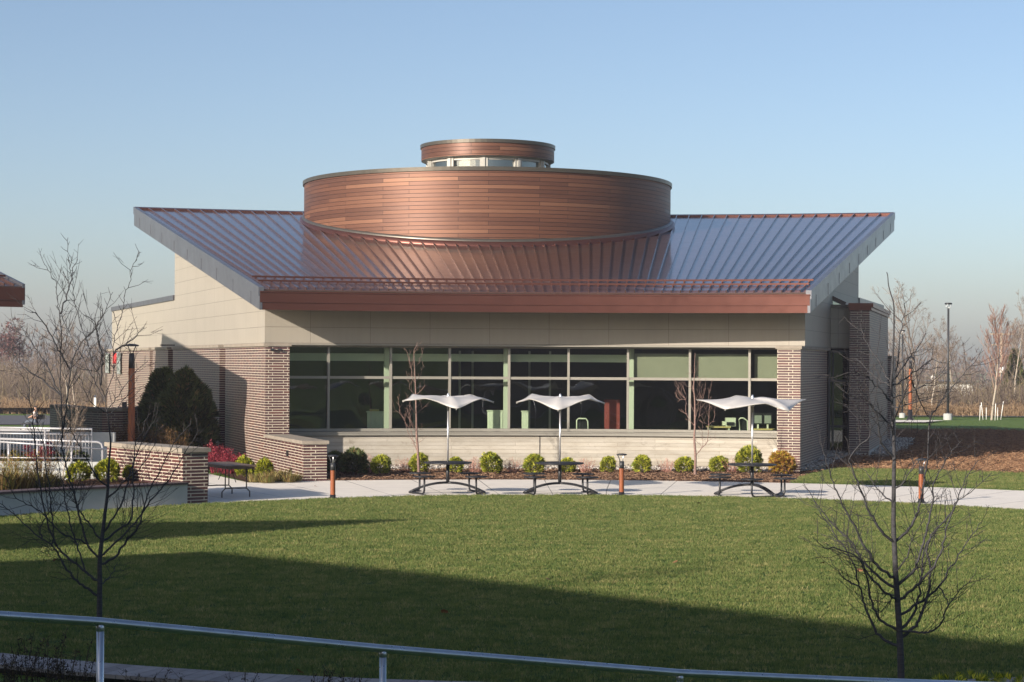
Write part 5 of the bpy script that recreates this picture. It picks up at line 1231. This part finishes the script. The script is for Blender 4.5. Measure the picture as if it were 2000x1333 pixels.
def at(o, u, d_, z=None, rz=0, sc=1):
    p = U(u, 700, d_); o.location = (p.x, p.y, ground_z(p.x, p.y) if z is None else z); o.rotation_euler = (0, 0, rz); o.scale = (sc,) * 3 if not hasattr(sc, '__len__') else sc; return o
mid = make_bare('pale_tree', 'slender pale barked tree with fanning fine branches behind the planter at left', None, 71, 3.0, .75, 3, .035, M['bark_pale'], M['crown_grey'], upright=1.0, clear=.25, nb=22, twig=.005); p = G(118, 945, .4); mid.location = (p.x, p.y + .3, .4); mid.scale = (.58, .58, .58)
mp = make_bare('young_maple', 'young upright maple with reddish twigs and white stakes around its trunk at right', None, 72, 5.4, .55, 3, .11, M['bark_pale'], M['crown_red'], upright=.9, clear=.28, nb=26, twig=.012); at(mp, 1937, 114, 0)
for k, (u, du) in enumerate(((1914, 1), (1921, -3), (1927, 0), (1944, 1), (1949, 0), (1955, 4))):
    p = U(u, 700, 113.5 + (k % 3) * .8); labs = ('leftmost white tree stake by the young maple', 'second white tree stake from the left by the maple, leaning left', 'third white tree stake, just left of the maple trunk', 'white tree stake just right of the maple trunk', 'white tree stake second from the right by the maple', 'rightmost white tree stake by the maple, leaning right')
    st = thing('tree_stake', labs[k], 'stake', (p.x, p.y, 0), 'white stakes around the young maple'); mb = MB(); hh = (.85, 1.0, .68, .95, .7, 1.05)[k]; mb.tube([(p.x, p.y, -.1), (p.x + du * .04, p.y, hh)], .024, 8); mb.build('post', M['white_paint'], st)
    mb = MB(); mb.tube([(p.x + du * .036, p.y, hh * .9), (U(1937, 700, 114).x, 114, hh * .85)], .01, 4); mb.build('tie', M['darkgrey'], st)
bg1 = make_bare('background_tree', 'tall bare tree with dense spreading crown behind the light poles at right', 'bare trees beyond the lawns', 81, 9.5, .80, 4, .20, M['bark_grey'], M['crown_grey'], upright=.45, clear=.22, nb=13, twig=.009); at(bg1, 1798, 140, -.2, 0, .86)
bg2 = make_bare('background_tree', 'x', 'bare trees beyond the lawns', 82, 7.0, .7, 4, .12, M['bark_pale'], M['crown_grey'], upright=.6, clear=.35, nb=12, twig=.009)
bg3 = make_bare('background_tree', 'x', 'bare trees beyond the lawns', 83, 7.5, .85, 4, .13, M['bark_grey'], M['crown_grey'], upright=.5, clear=.3, nb=12, twig=.009)
bg4 = make_bare('background_tree', 'x', 'bare trees beyond the lawns', 84, 6.0, .6, 4, .10, M['bark_pale'], M['crown_grey'], upright=.8, clear=.2, nb=12, twig=.009)
RTL = 'bare tree among the scrub along the far edge of the meadow at right'; LTL = 'bare tree in the hazy wood beyond the road at left'
first = {}
protos = [bg2, bg3, bg4]
def bgtree(k, u, d_, sc, rz, lab):
    src = protos[k]
    if k not in first: first[k] = 1; o = src; o['label'] = lab
    else: o = dup(src, (0, 0, 0), 0, lab)
    return at(o, u, d_, None, rz, sc)
bgtree(0, 1862, 150, .72, 0, 'bare tree with pale trunk just right of the tallest light pole'); bgtree(0, 1985, 138, .88, 2, 'tall bare tree with pale trunk at the far right edge'); bgtree(2, 1968, 150, .85, 1, 'bare tree just left of the tall tree at the right edge')
for u, d_, sc, k in ((1742, 150, .72, 1), (1775, 170, .62, 2), (1822, 128, .62, 0), (1840, 165, .66, 1), (1880, 170, .5, 2), (1900, 150, .42, 1), (1995, 160, .8, 1), (2030, 140, .8, 0), (1700, 175, .98, 1), (1765, 160, .6, 0)):
    o = bgtree(k, u, d_, sc * rnd.uniform(.9, 1.1), rnd.uniform(0, 6), RTL)
for u, d_, sc, k in ((130, 150, 1.35, 0), (95, 158, 1.05, 1), (150, 155, 1.25, 2), (60, 165, .95, 2), (30, 158, .8, 1), (185, 152, 1.0, 1), (205, 165, 1.0, 0), (78, 175, 1.1, 0), (112, 170, 1.1, 2), (165, 178, 1.0, 0), (-20, 160, 1.0, 1), (10, 175, .9, 2), (48, 182, .9, 0), (225, 158, 1.1, 2)):
    o = bgtree(k, u, d_, sc * .66 * rnd.uniform(.85, 1.15), rnd.uniform(0, 6), LTL)
# purple-red leafy tree at the far left
rt = thing('red_tree', 'purple red leafy tree rising above the wood at the far left', 'tree', (0, 0, 0), None, local=True); a, b = bare_mesh(91, 7.5, .8, 2, .16, upright=.4, clear=.45, nb=10, twig=.02)
a.build('trunk', M['bark_grey'], rt); b.build('limbs', M['bark_grey'], rt); mb = MB(); rg = random.Random(91)
for k in range(16): a_ = k * 2.4; leafcloud(mb, (1.5 * sin(a_) * rg.uniform(.3, 1), 1.5 * cos(a_) * rg.uniform(.3, 1), rg.uniform(4.6, 7.6)), .85, .85, .6, 190, .13, rg)
mb.build('leaves', M['crown_leafred'], rt); at(rt, 17, 205, -1.6, 0, 1.15)
# dark conifer in the scrub at right
p = U(1982, 700, 148); mb = MB(); rg = random.Random(92); cf = thing('conifer', 'dark green conifer half hidden in the scrub at the right edge', 'tree', (p.x, p.y, -.2), None, local=True)
for _ in range(2600):
    z = rg.random(); r = (1 - z) * 1.3 * rg.uniform(.5, 1); a_ = rg.uniform(0, 6.28); pp = Vector((r * sin(a_), r * cos(a_), .4 + z * 4.2)); fanspray(mb, pp, Vector((sin(a_), cos(a_), .1)).normalized(), .30, rg, 3)
mb.build('crown', M['arbor_dark'], cf); mb = MB(); mb.tube([(0, 0, 0), (0, 0, 4)], [.1, .02], 6); mb.build('trunk', M['bark_grey'], cf)
# scrub belts (uncountable)
def scrub(name, x0, x1, y0, y1, n, hlo, hhi, mat, seed, lean=.25, w=.03, forks=3):
    rg = random.Random(seed); mb = MB()
    for _ in range(n):
        x, y = rg.uniform(x0, x1), rg.uniform(y0, y1); hm = .55 + .55 * (mnoise.noise((x * .12, y * .12, seed)) + .5); z = ground_z(x, y) - .05; h = rg.uniform(hlo, hhi) * hm
        b_ = Vector((x, y, z)); t_ = b_ + Vector((rg.gauss(0, lean) * h, rg.gauss(0, lean) * h, h)); k0 = len(mb.v); ww = Vector((w, 0, 0)) * rg.uniform(.6, 1.4)
        mb.v += [tuple(b_ - ww), tuple(b_ + ww), tuple(t_)]; mb.f.append((k0, k0 + 1, k0 + 2)); mb.uv.append(None); mb.sm.append(False)
        for q in range(forks):
            s0 = b_.lerp(t_, rg.uniform(.25, .95)); e = s0 + Vector((rg.gauss(0, .3), rg.gauss(0, .3), rg.uniform(.15, .6))) * h * .55; k0 = len(mb.v); w2 = ww * .6
            mb.v += [tuple(s0 - w2), tuple(s0 + w2), tuple(e)]; mb.f.append((k0, k0 + 1, k0 + 2)); mb.uv.append(None); mb.sm.append(False)
    o = mb.build(name, mat); o['kind'] = 'stuff'; return o
tag(scrub('scrub', -75, -12, 157, 192, 24000, 1.2, 4.6, M['brush'], 1, w=.028, forks=4), 'brown leafless scrub filling the wood edge beyond the road at left', 'scrub')
tag(scrub('reeds', -75, -12, 152.5, 157, 6000, .6, 1.5, M['reed'], 2, w=.03), 'tan dry reeds along the road verge at left', 'reeds')
tag(scrub('scrub', 16, 75, 128, 152, 12000, 1.0, 2.9, M['brush'], 3, w=.026, forks=4), 'brown leafless scrub behind the light poles at right', 'scrub')
tag(scrub('reeds', 16, 75, 121.5, 127, 7000, .5, 1.2, M['reed'], 4, w=.03), 'tan dry reeds behind the car park at right', 'reeds')
# far wood
def farwood(name, x0, x1, y0, y1, n, h, seed, lab):
    rg = random.Random(seed); mb = MB()
    for _ in range(n):
        x, y = rg.uniform(x0, x1), rg.uniform(y0, y1); z = ground_z(x, y); hh = h * (.65 + .5 * (mnoise.noise((x * .03, y * .03, seed)) + .5)) * rg.uniform(.6, 1)
        c_ = Vector((x, y, z + hh * rg.random() ** .7)); k0 = len(mb.v); s_ = rg.uniform(.25, .7); a_ = Vector((rg.gauss(0, .5), rg.gauss(0, .5), 1)).normalized() * s_ * 1.6; b_ = Vector((rg.gauss(0, 1), rg.gauss(0, 1), 0)).normalized() * s_ * .28
        mb.v += [tuple(c_ - b_), tuple(c_ + b_), tuple(c_ + a_)]; mb.f.append((k0, k0 + 1, k0 + 2)); mb.uv.append(None); mb.sm.append(False)
    o = mb.build(name, M['farwood']); tag(o, lab, 'wood', kind='stuff')
farwood('far_wood', -330, -40, 300, 420, 60000, 12, 5, 'bluish far wood on the skyline at left')
farwood('far_wood', 60, 360, 330, 460, 60000, 11, 6, 'bluish far wood on the skyline at right')
# ---- far building and utility pole
fb = thing('far_building', 'low white industrial building half hidden behind the scrub at right', 'building', (52, 215, -1.5)); x0 = U(1690, 700, 215).x; x1 = U(1900, 700, 215).x
mb = MB(); mb.poly([(x0, 215), (x1, 215), (x1, 235), (x0, 235)], -2.5, 1.15); mb.build('wall', M['white_paint'], fb); mb = MB(); mb.poly([(x0 - .2, 214.8), (x1 + .2, 214.8), (x1 + .2, 235), (x0 - .2, 235)], 1.152, 1.42); mb.build('roof_edge', M['bronze'], fb)
xv = U(1849, 700, 215).x; mb = MB(); mb.lathe((xv, 222, 0), [(.25, 1.4), (.25, 1.9), (0, 2.05)], 12); mb.build('roof_vent', M['white_paint'], fb)
p = U(1956, 700, 190); up = thing('utility_pole', 'wooden utility pole with two crossarms on the skyline at right', 'utility pole', (p.x, p.y, -.8)); mb = MB(); mb.tube([(p.x, p.y, -.8), (p.x, p.y, 6.4)], [.17, .12], 8); mb.build('pole', M['pole_wood'], up)
for zz, wd in ((6.25, 2.3), (5.2, 1.9)): mb = MB(); mb.box((p.x - .05, p.y - .15, zz), (wd, .12, .12)); mb.build('crossarm', M['pole_wood'], up)
for q in (-1, -.5, .5, 1): mb = MB(); mb.lathe((p.x + q, p.y - .15, 6.31), [(.05, 0), (.06, .1), (0, .14)], 8); mb.build('insulator', M['darkgrey'], up)
p = U(1950, 706, 178); wt = thing('white_tank', 'small white tank or equipment box low on the utility pole at right', 'tank', (p.x, p.y, 2.2)); mb = MB(); mb.lathe((p.x + .3, p.y, 0), [(0, 2.5), (.24, 2.52), (.26, 2.95), (.15, 3.05), (0, 3.06)], 14); mb.build('drum_body', M['white_paint'], wt); mb = MB(); mb.tube([(p.x + .3, p.y, -.8), (p.x + .3, p.y, 2.5)], .08, 8); mb.build('support', M['galv'], wt)
# small white sign posts at left
p = U(186, 700, 100); sg = thing('sign_post', 'small white sign post seen through branches left of the pavilion', 'sign', (p.x, p.y, -1)); mb = MB(); mb.box((p.x, p.y, 1.0), (.12, .03, .55)); mb.build('board', M['white_paint'], sg); mb = MB(); mb.tube([(p.x, p.y + .03, -1), (p.x, p.y + .03, 1.4)], .03, 6); mb.build('post', M['galv'], sg)

# ================================================================== THINGS INSIDE THE ROOM
FZ = .30
def px_z(v, u, d): return CAMH + ((YH - v) + ROLL * (u - 1000)) / F * d
def cab(name, label, cat, u0, u1, vt, d_, depth, mat, group=None, doors=True):
    a, b = U(u0, 700, d_).x, U(u1, 700, d_).x; zt_ = px_z(vt, (u0 + u1) / 2, d_); t = thing(name, label, cat, ((a + b) / 2, d_, FZ), group)
    mb = MB(); mb.box(((a + b) / 2, d_ + depth / 2, (FZ + zt_ - .03) / 2), (b - a - .02, depth, zt_ - .03 - FZ)); mb.build('carcass', mat, t)
    mb = MB(); mb.box(((a + b) / 2, d_ + depth / 2 - .01, zt_ - .014), (b - a + .03, depth + .03, .028)); mb.build('top', mat, t)
    if doors:
        for k in (0, 1):
            w = (b - a - .05) / 2; mb = MB(); mb.box((a + .025 + w * (k + .5) + .0 , d_ - .008, (FZ + zt_ - .06) / 2 + .03), (w - .012, .016, zt_ - .12 - FZ)); mb.build('door', mat, t)
    return t
cab('cabinet', 'pale green tinted cabinet behind the second window bay, with a small box on top', 'cabinet', 717, 752, 804, 59.9, .5, M['lam_white'], 'white cabinets in the room')
cab('cabinet', 'pale cabinet behind the fourth window bay, nearest the column', 'cabinet', 952, 984, 802, 60.3, .5, M['lam_white'], 'white cabinets in the room')
cab('cabinet', 'pale cabinet behind the fifth window bay, just right of the column', 'cabinet', 1019, 1033, 803, 60.3, .5, M['lam_white'], 'white cabinets in the room', False)
p = U(731, 801, 60.1); t = thing('storage_box', 'small brown box lying on top of the leftmost cabinet', 'box', (p.x, p.y, px_z(804, 731, 60.1))); mb = MB(); zz = px_z(804, 731, 60.1); mb.box((p.x, 60.15, zz + .035), (.28, .25, .07)); mb.build('box_body', M['yellow_wood'], t); mb = MB(); mb.box((p.x, 60.15, zz + .076), (.29, .26, .012)); mb.build('lid', M['brown_steel'], t)
a, b = U(1181, 700, 60.5).x, U(1211, 700, 60.5).x; rp_ = thing('partition_screen', 'dark red cloth partition panel behind the sixth window bay', 'partition', ((a + b) / 2, 60.5, FZ)); mb = MB(); zt_ = px_z(781, 1195, 60.5); mb.box(((a + b) / 2, 60.5, (FZ + zt_) / 2), (b - a, .06, zt_ - FZ)); mb.build('panel', M['red_panel'], rp_); mb = MB(); mb.bar((a, 60.5, zt_ + .015), (b, 60.5, zt_ + .015), .08, .03); mb.build('trim', M['darkgrey'], rp_)
def chair(label, u, d_, w, vt, lean=0):
    x = U(u, 700, d_).x; zt_ = px_z(vt, u, d_); t = thing('office_chair', label, 'chair', (x, d_, FZ), 'chairs in the room'); w2 = w / 2
    mb = MB(); mb.tube([(x - w2, d_, FZ + .45), (x - w2 + lean, d_, zt_ - .05), (x - w2 + .05 + lean, d_, zt_), (x + w2 - .06 + lean, d_, zt_), (x + w2, d_, zt_ - .08), (x + w2 + .03, d_, FZ + .45)], .022, 8); mb.build('back_frame', M['lam_white'], t)
    mb = MB(); mb.box((x, d_ + .01, zt_ - .27), (w - .06, .02, .36)); mb.build('backrest', M['black'], t); mb = MB(); mb.box((x, d_ - .2, FZ + .46), (w, .42, .05)); mb.build('seat', M['black'], t)
    for sx in (-1, 1):
        for sy in (-.38, .0): mb = MB(); mb.tube([(x + sx * w2, d_ + sy, FZ + .45), (x + sx * (w2 + .02), d_ + sy, FZ)], .015, 6); mb.build('leg', M['lam_white'], t)
chair('pale framed chair behind the sixth window bay near the red panel', 1138, 59.9, .34, 818); chair('thin framed leaning chair behind the eighth window bay', 1454, 59.8, .20, 817, -.06)
def desk(label, u0, u1, vt, d_):
    a, b = U(u0, 700, d_).x, U(u1, 700, d_).x; zt_ = px_z(vt, (u0 + u1) / 2, d_); t = thing('desk', label, 'desk', ((a + b) / 2, d_, FZ), 'desks in the room'); mb = MB(); mb.box(((a + b) / 2, d_ + .35, zt_ - .02), (b - a, .7, .04)); mb.build('desktop', M['yellow_wood'], t)
    for x in (a + .05, b - .05): mb = MB(); mb.box((x, d_ + .35, (FZ + zt_ - .04) / 2), (.05, .6, zt_ - .04 - FZ)); mb.build('leg', M['lam_white'], t)
    return zt_
zt_ = desk('pale wooden desk with a white machine on it behind the eighth bay', 1385, 1428, 833.5, 59.4)
x = U(1427, 700, 59.8).x; t = thing('office_machine', 'white printer like machine standing on the pale desk', 'printer', (x, 59.8, zt_)); mb = MB(); mb.box((x, 59.8, zt_ + .13), (.30, .3, .26)); mb.build('body', M['lam_white'], t); mb = MB(); mb.box((x - .02, 59.63, zt_ + .08), (.22, .06, .10)); mb.build('tray', M['black'], t); mb = MB(); mb.box((x - .2, 59.75, zt_ + .09), (.12, .2, .12)); mb.build('side_feeder', M['lam_white'], t)
zt_ = desk('pale desk with two computer monitors behind the last window bay', 1468, 1516, 838, 59.3)
for k, (u, w) in enumerate(((1481, .24), (1500, .22))):
    x = U(u, 700, 59.6).x; t = thing('computer_monitor', ('computer monitor on the left of the last bay desk', 'computer monitor on the right of the last bay desk')[k], 'monitor', (x, 59.6, zt_), 'monitors on the last desk'); mb = MB(); mb.box((x, 59.6, zt_ + .30), (w + .05, .03, .34)); mb.build('casing', M['black'], t); mb = MB(); mb.box((x, 59.582, zt_ + .28), (w - .02, .004, .24)); mb.build('screen', M['scr'], t); mb = MB(); mb.box((x, 59.62, zt_ + .07), (.05, .05, .14)); mb.build('stand', M['lam_white'], t)

# ================================================================== PERSON on a bench, far left
def skinned(name, verts, edges, radii, mat, parent):
    me = bpy.data.meshes.new(name); me.from_pydata(verts, edges, []); o = bpy.data.objects.new(name, me); COL.objects.link(o); o.parent = parent
    me.materials.append(mat); o.modifiers.new('skin', 'SKIN')
    if not me.skin_vertices: pass
    for i, r in enumerate(radii): me.skin_vertices[0].data[i].radius = (r, r)
    me.skin_vertices[0].data[0].use_root = True; o.modifiers.new('sub', 'SUBSURF').render_levels = 1; return o
gp = U(66, 700, 116); gz = ground_z(gp.x, gp.y) + .05
per = thing('person', 'person in pale shirt and grey trousers leaning forward on a dark bench', 'person', (gp.x, gp.y, gz), None, local=True)
# +x is to the right in the photo; the person faces left (-x)
V = [(0.05, 0, .52), (.08, 0, .70), (.10, 0, .92), (.12, 0, 1.08), (.13, 0, 1.16), (.12, -.01, 1.27), (.10, 0, 1.36),
     (.11, -.19, 1.06), (.02, -.25, .84), (-.20, -.20, .74), (-.27, -.19, .72), (.11, .19, 1.06), (.05, .26, .84), (-.16, .22, .74), (-.23, .21, .72),
     (.02, -.10, .50), (-.38, -.13, .50), (-.55, -.13, .10), (-.68, -.13, .05), (.02, .10, .50), (-.33, .14, .52), (-.22, .15, .10), (-.36, .15, .05)]
Eg = [(0, 1), (1, 2), (2, 3), (3, 4), (4, 5), (5, 6), (3, 7), (7, 8), (8, 9), (9, 10), (3, 11), (11, 12), (12, 13), (13, 14), (0, 15), (15, 16), (16, 17), (17, 18), (0, 19), (19, 20), (20, 21), (21, 22)]
Rr = [.15, .14, .15, .11, .055, .095, .085, .06, .048, .036, .03, .06, .048, .036, .03, .10, .075, .05, .045, .10, .075, .05, .045]
skinned('body', V, Eg, Rr, M['skin'], per)
sub_ = lambda ids, eds, ex, mat, nm: skinned(nm, [V[i] for i in ids], eds, [Rr[i] + ex for i in ids], mat, per)
sub_([1, 2, 3, 7, 8, 11, 12], [(0, 1), (1, 2), (2, 3), (3, 4), (2, 5), (5, 6)], .022, M['shirt'], 'shirt')
sub_([0, 15, 16, 17, 19, 20, 21], [(0, 1), (1, 2), (2, 3), (0, 4), (4, 5), (5, 6)], .018, M['jeans'], 'trousers')
skinned('hair', [(.13, 0, 1.30), (.11, 0, 1.38), (.09, 0, 1.42)], [(0, 1), (1, 2)], [.10, .10, .06], M['hair'], per)
for k, y in enumerate((-.13, .15)):
    x0_ = (-.62, -.30)[k]; mb = MB(); mb.box((x0_, y, .05), (.28, .10, .09)); s = mb.build('shoe', M['white_paint'], per, origin=(0, 0, 0)); s.parent = per
bn = thing('park_bench', 'dark metal bench with the person on it by the far path at left', 'bench', (gp.x, gp.y, gz), None, local=True)
mb = MB(); mb.box((-.1, 0, .39), (1.3, .46, .05)); mb.build('seat', M['darkgrey'], bn); mb = MB(); mb.box((.1, .28, .75), (1.2, .04, .30)); mb.build('backrest', M['darkgrey'], bn)
for x_ in (-.6, .45):
    for s in (-1, 1): mb = MB(); mb.tube([(x_, s * .2, .38), (x_ + (.12 if x_ > 0 else -.12), s * .22, 0)], .025, 6); mb.build('leg', M['darkgrey'], bn)

# ================================================================== GROUND COVER
def scatter(name, host, src_coll, density, seed, smin, smax, label, cat, tilt=.25):
    me = bpy.data.meshes.new(name); o = bpy.data.objects.new(name, me); COL.objects.link(o); tag(o, label, cat, kind='stuff')
    ng = bpy.data.node_groups.new(name + '_nodes', 'GeometryNodeTree'); ng.interface.new_socket('Geometry', in_out='INPUT', socket_type='NodeSocketGeometry'); ng.interface.new_socket('Geometry', in_out='OUTPUT', socket_type='NodeSocketGeometry')
    N, L_ = ng.nodes, ng.links; gi, go = N.new('NodeGroupInput'), N.new('NodeGroupOutput'); oi = N.new('GeometryNodeObjectInfo'); oi.inputs['Object'].default_value = host; oi.transform_space = 'RELATIVE'
    dp = N.new('GeometryNodeDistributePointsOnFaces'); dp.inputs['Density'].default_value = density; dp.inputs['Seed'].default_value = seed; L_.new(oi.outputs['Geometry'], dp.inputs['Mesh'])
    ci = N.new('GeometryNodeCollectionInfo'); ci.inputs['Collection'].default_value = src_coll; ci.inputs['Separate Children'].default_value = True; ci.inputs['Reset Children'].default_value = True
    ip = N.new('GeometryNodeInstanceOnPoints'); ip.inputs['Pick Instance'].default_value = True; L_.new(dp.outputs['Points'], ip.inputs['Points']); L_.new(ci.outputs[0], ip.inputs['Instance'])
    rv = N.new('FunctionNodeRandomValue'); rv.data_type = 'FLOAT_VECTOR'; rv.inputs[0].default_value = (-tilt, -tilt, 0); rv.inputs[1].default_value = (tilt, tilt, 6.283); L_.new(rv.outputs[0], ip.inputs['Rotation'])
    rs = N.new('FunctionNodeRandomValue'); rs.data_type = 'FLOAT'; rs.inputs[2].default_value = smin; rs.inputs[3].default_value = smax; L_.new(rs.outputs[1], ip.inputs['Scale'])
    L_.new(ip.outputs[0], go.inputs[0]); md = o.modifiers.new('scatter', 'NODES'); md.node_group = ng; return o
def srccoll(name, mbs, mat):
    c = bpy.data.collections.new(name)
    for i, mb in enumerate(mbs):
        o = mb.build(name, mat); COL.objects.unlink(o); c.objects.link(o)
    return c
def tuft(seed, n, h, r, w):
    rg = random.Random(seed); mb = MB()
    for _ in range(n):
        a = rg.uniform(0, 6.28); q = r * sqrt(rg.random()); b_ = Vector((q * sin(a), q * cos(a), -.01)); l_ = h * rg.uniform(.5, 1.15); a2 = rg.uniform(0, 6.28); ln = rg.uniform(.1, .65); t_ = b_ + Vector((sin(a2) * l_ * ln, cos(a2) * l_ * ln, l_)); m_ = b_.lerp(t_, .55) - Vector((sin(a2), cos(a2), 0)) * l_ * .08
        a3 = rg.uniform(0, 3.14); ww = Vector((cos(a3), sin(a3), 0)) * w; k0 = len(mb.v); mb.v += [tuple(b_ - ww), tuple(b_ + ww), tuple(m_ + ww * .7), tuple(m_ - ww * .7), tuple(t_)]; mb.f += [(k0, k0 + 1, k0 + 2, k0 + 3), (k0 + 3, k0 + 2, k0 + 4)]; mb.uv += [None, None]; mb.sm += [False, False]
    return mb
tc_ = srccoll('tuft_source', [tuft(s, 34, .042, .095, .0036) for s in (1, 2, 3, 4)], M['blades'])
scatter('lawn_blades', lawn, tc_, 150, 1, .8, 1.25, 'short mown grass blades covering the round lawn', 'grass')
scatter('side_lawn_blades', side_lawn, tc_, 130, 2, .8, 1.25, 'short mown grass blades on the side lawn at right', 'grass')
def chipmb(seed, s):
    rg = random.Random(seed); mb = MB()
    for _ in range(9):
        c = Vector((rg.gauss(0, .07), rg.gauss(0, .07), rg.uniform(0, .02))); mb.box(c, (s * rg.uniform(.5, 1.6), s * .35, s * .18), rg.uniform(0, 3.1), rg.gauss(0, .5))
    return mb
cc = srccoll('chip_source', [chipmb(s, .05) for s in (1, 2, 3)], M['chip'])
scatter('bark_chips', bed, cc, 45, 3, .7, 1.5, 'loose bark chips on the planting bed', 'mulch')
def stonemb(seed):
    rg = random.Random(seed); mb = MB()
    for _ in range(6):
        c = Vector((rg.gauss(0, .06), rg.gauss(0, .06), .01)); r = rg.uniform(.018, .04); mb.lathe(c, [(0, -r * .6), (r * .8, -r * .3), (r, 0.0), (r * .7, r * .4), (0, r * .6)], 6)
    return mb
sc_ = srccoll('stone_source', [stonemb(s) for s in (1, 2, 3)], M['stone'])
for nm, lab in (('gravel_strip', 'pale river stones along the foot of the window wall'), ('gravel_border', 'grey river stones beside the right hand brick wall')):
    scatter(nm + '_stones', bpy.data.objects[nm], sc_, 55, 4, .7, 1.4, lab, 'gravel')
def strawmb(seed):
    rg = random.Random(seed); mb = MB()
    for _ in range(14):
        c = Vector((rg.gauss(0, .12), rg.gauss(0, .12), rg.uniform(.0, .05))); a = Vector((rg.gauss(0, 1), rg.gauss(0, 1), rg.gauss(0, .35))).normalized() * rg.uniform(.05, .13); mb.tube([c - a * .7, c + Vector((0, 0, .015)), c + a * .7], .0045, 3, False)
    return mb
st_ = srccoll('straw_source', [strawmb(s) for s in (1, 2, 3)], M['straw'])
scatter('mulch_straw', bank, st_, 22, 5, .8, 1.6, 'tangled straw mulch strewn over the bank at right', 'mulch')
# fallen leaves: a few, each a thing
lv = [(1283, 1118, 'orange fallen leaf on the sunlit lawn right of centre'), (1318, 1098, 'fallen leaf on the grass, centre right'), (1366, 983, 'red fallen leaf near the lawn edge by the rightmost table'), (250, 988, 'pale fallen leaf below the planter wall'), (617, 950, 'orange fallen leaf on the patio by the wing wall'), (1071, 1132, 'reddish fallen leaf on the sunlit lawn'), (107, 1094, 'orange fallen leaf on the lawn at far left'), (586, 1312, 'brown fallen leaf on the dark near lawn, left of centre'), (1606, 1100, 'fallen leaf on the lawn left of the right tree'), (1680, 1114, 'brown fallen leaf on the lawn beside the right tree'), (868, 1195, 'fallen leaf in the shadowed lawn'), (720, 1030, 'small fallen leaf on the lawn near the left umbrella')]
lm0 = None
for k, (u, v, lab) in enumerate(lv):
    z = .055 if v > 975 else .02; p = G(u, v, z)
    if lm0 is None:
        mb = MB(); rg = random.Random(4); n_ = 12; ring_ = [(.055 * (1 + .35 * (i % 2)) * cos(2 * pi * i / n_), .045 * (1 + .35 * (i % 2)) * sin(2 * pi * i / n_), .012 * rg.random()) for i in range(n_)]
        mb.add([(0, 0, .012)] + ring_, [(0, 1 + i, 1 + (i + 1) % n_) for i in range(n_)]); lm0 = mb.build('fallen_leaf', M['fallen']); tag(lm0, lab, 'leaf', 'fallen leaves'); lm0.location = p; o = lm0
    else: o = lm0.copy(); COL.objects.link(o); o['label'] = lab; o.location = p
    o.rotation_euler = (rnd.uniform(-.5, .5) + .4, rnd.uniform(-.4, .4), rnd.uniform(0, 6)); o.scale = (.75,) * 3

# ================================================================== HAZE
mb = MB(); mb.box((0, 300, 8.75), (1900, 900, 30.5)); hz = mb.build('haze', M['white_paint']); hz['kind'] = 'stuff'; hz['label'] = 'thin pale autumn haze lying over the whole site'
hm = bpy.data.materials.new('haze_air'); hm.use_nodes = True; ht = hm.node_tree; ht.nodes.clear(); ho = ht.nodes.new('ShaderNodeOutputMaterial'); hv = ht.nodes.new('ShaderNodeVolumePrincipled')
hv.inputs['Color'].default_value = (0.93, 0.89, 1.0, 1); hv.inputs['Density'].default_value = 0.0005; hv.inputs['Anisotropy'].default_value = 0.1; ht.links.new(hv.outputs[0], ho.inputs['Volume']); hz.data.materials.clear(); hz.data.materials.append(hm)
S.cycles.volume_max_steps = 32; S.cycles.volume_bounces = 0
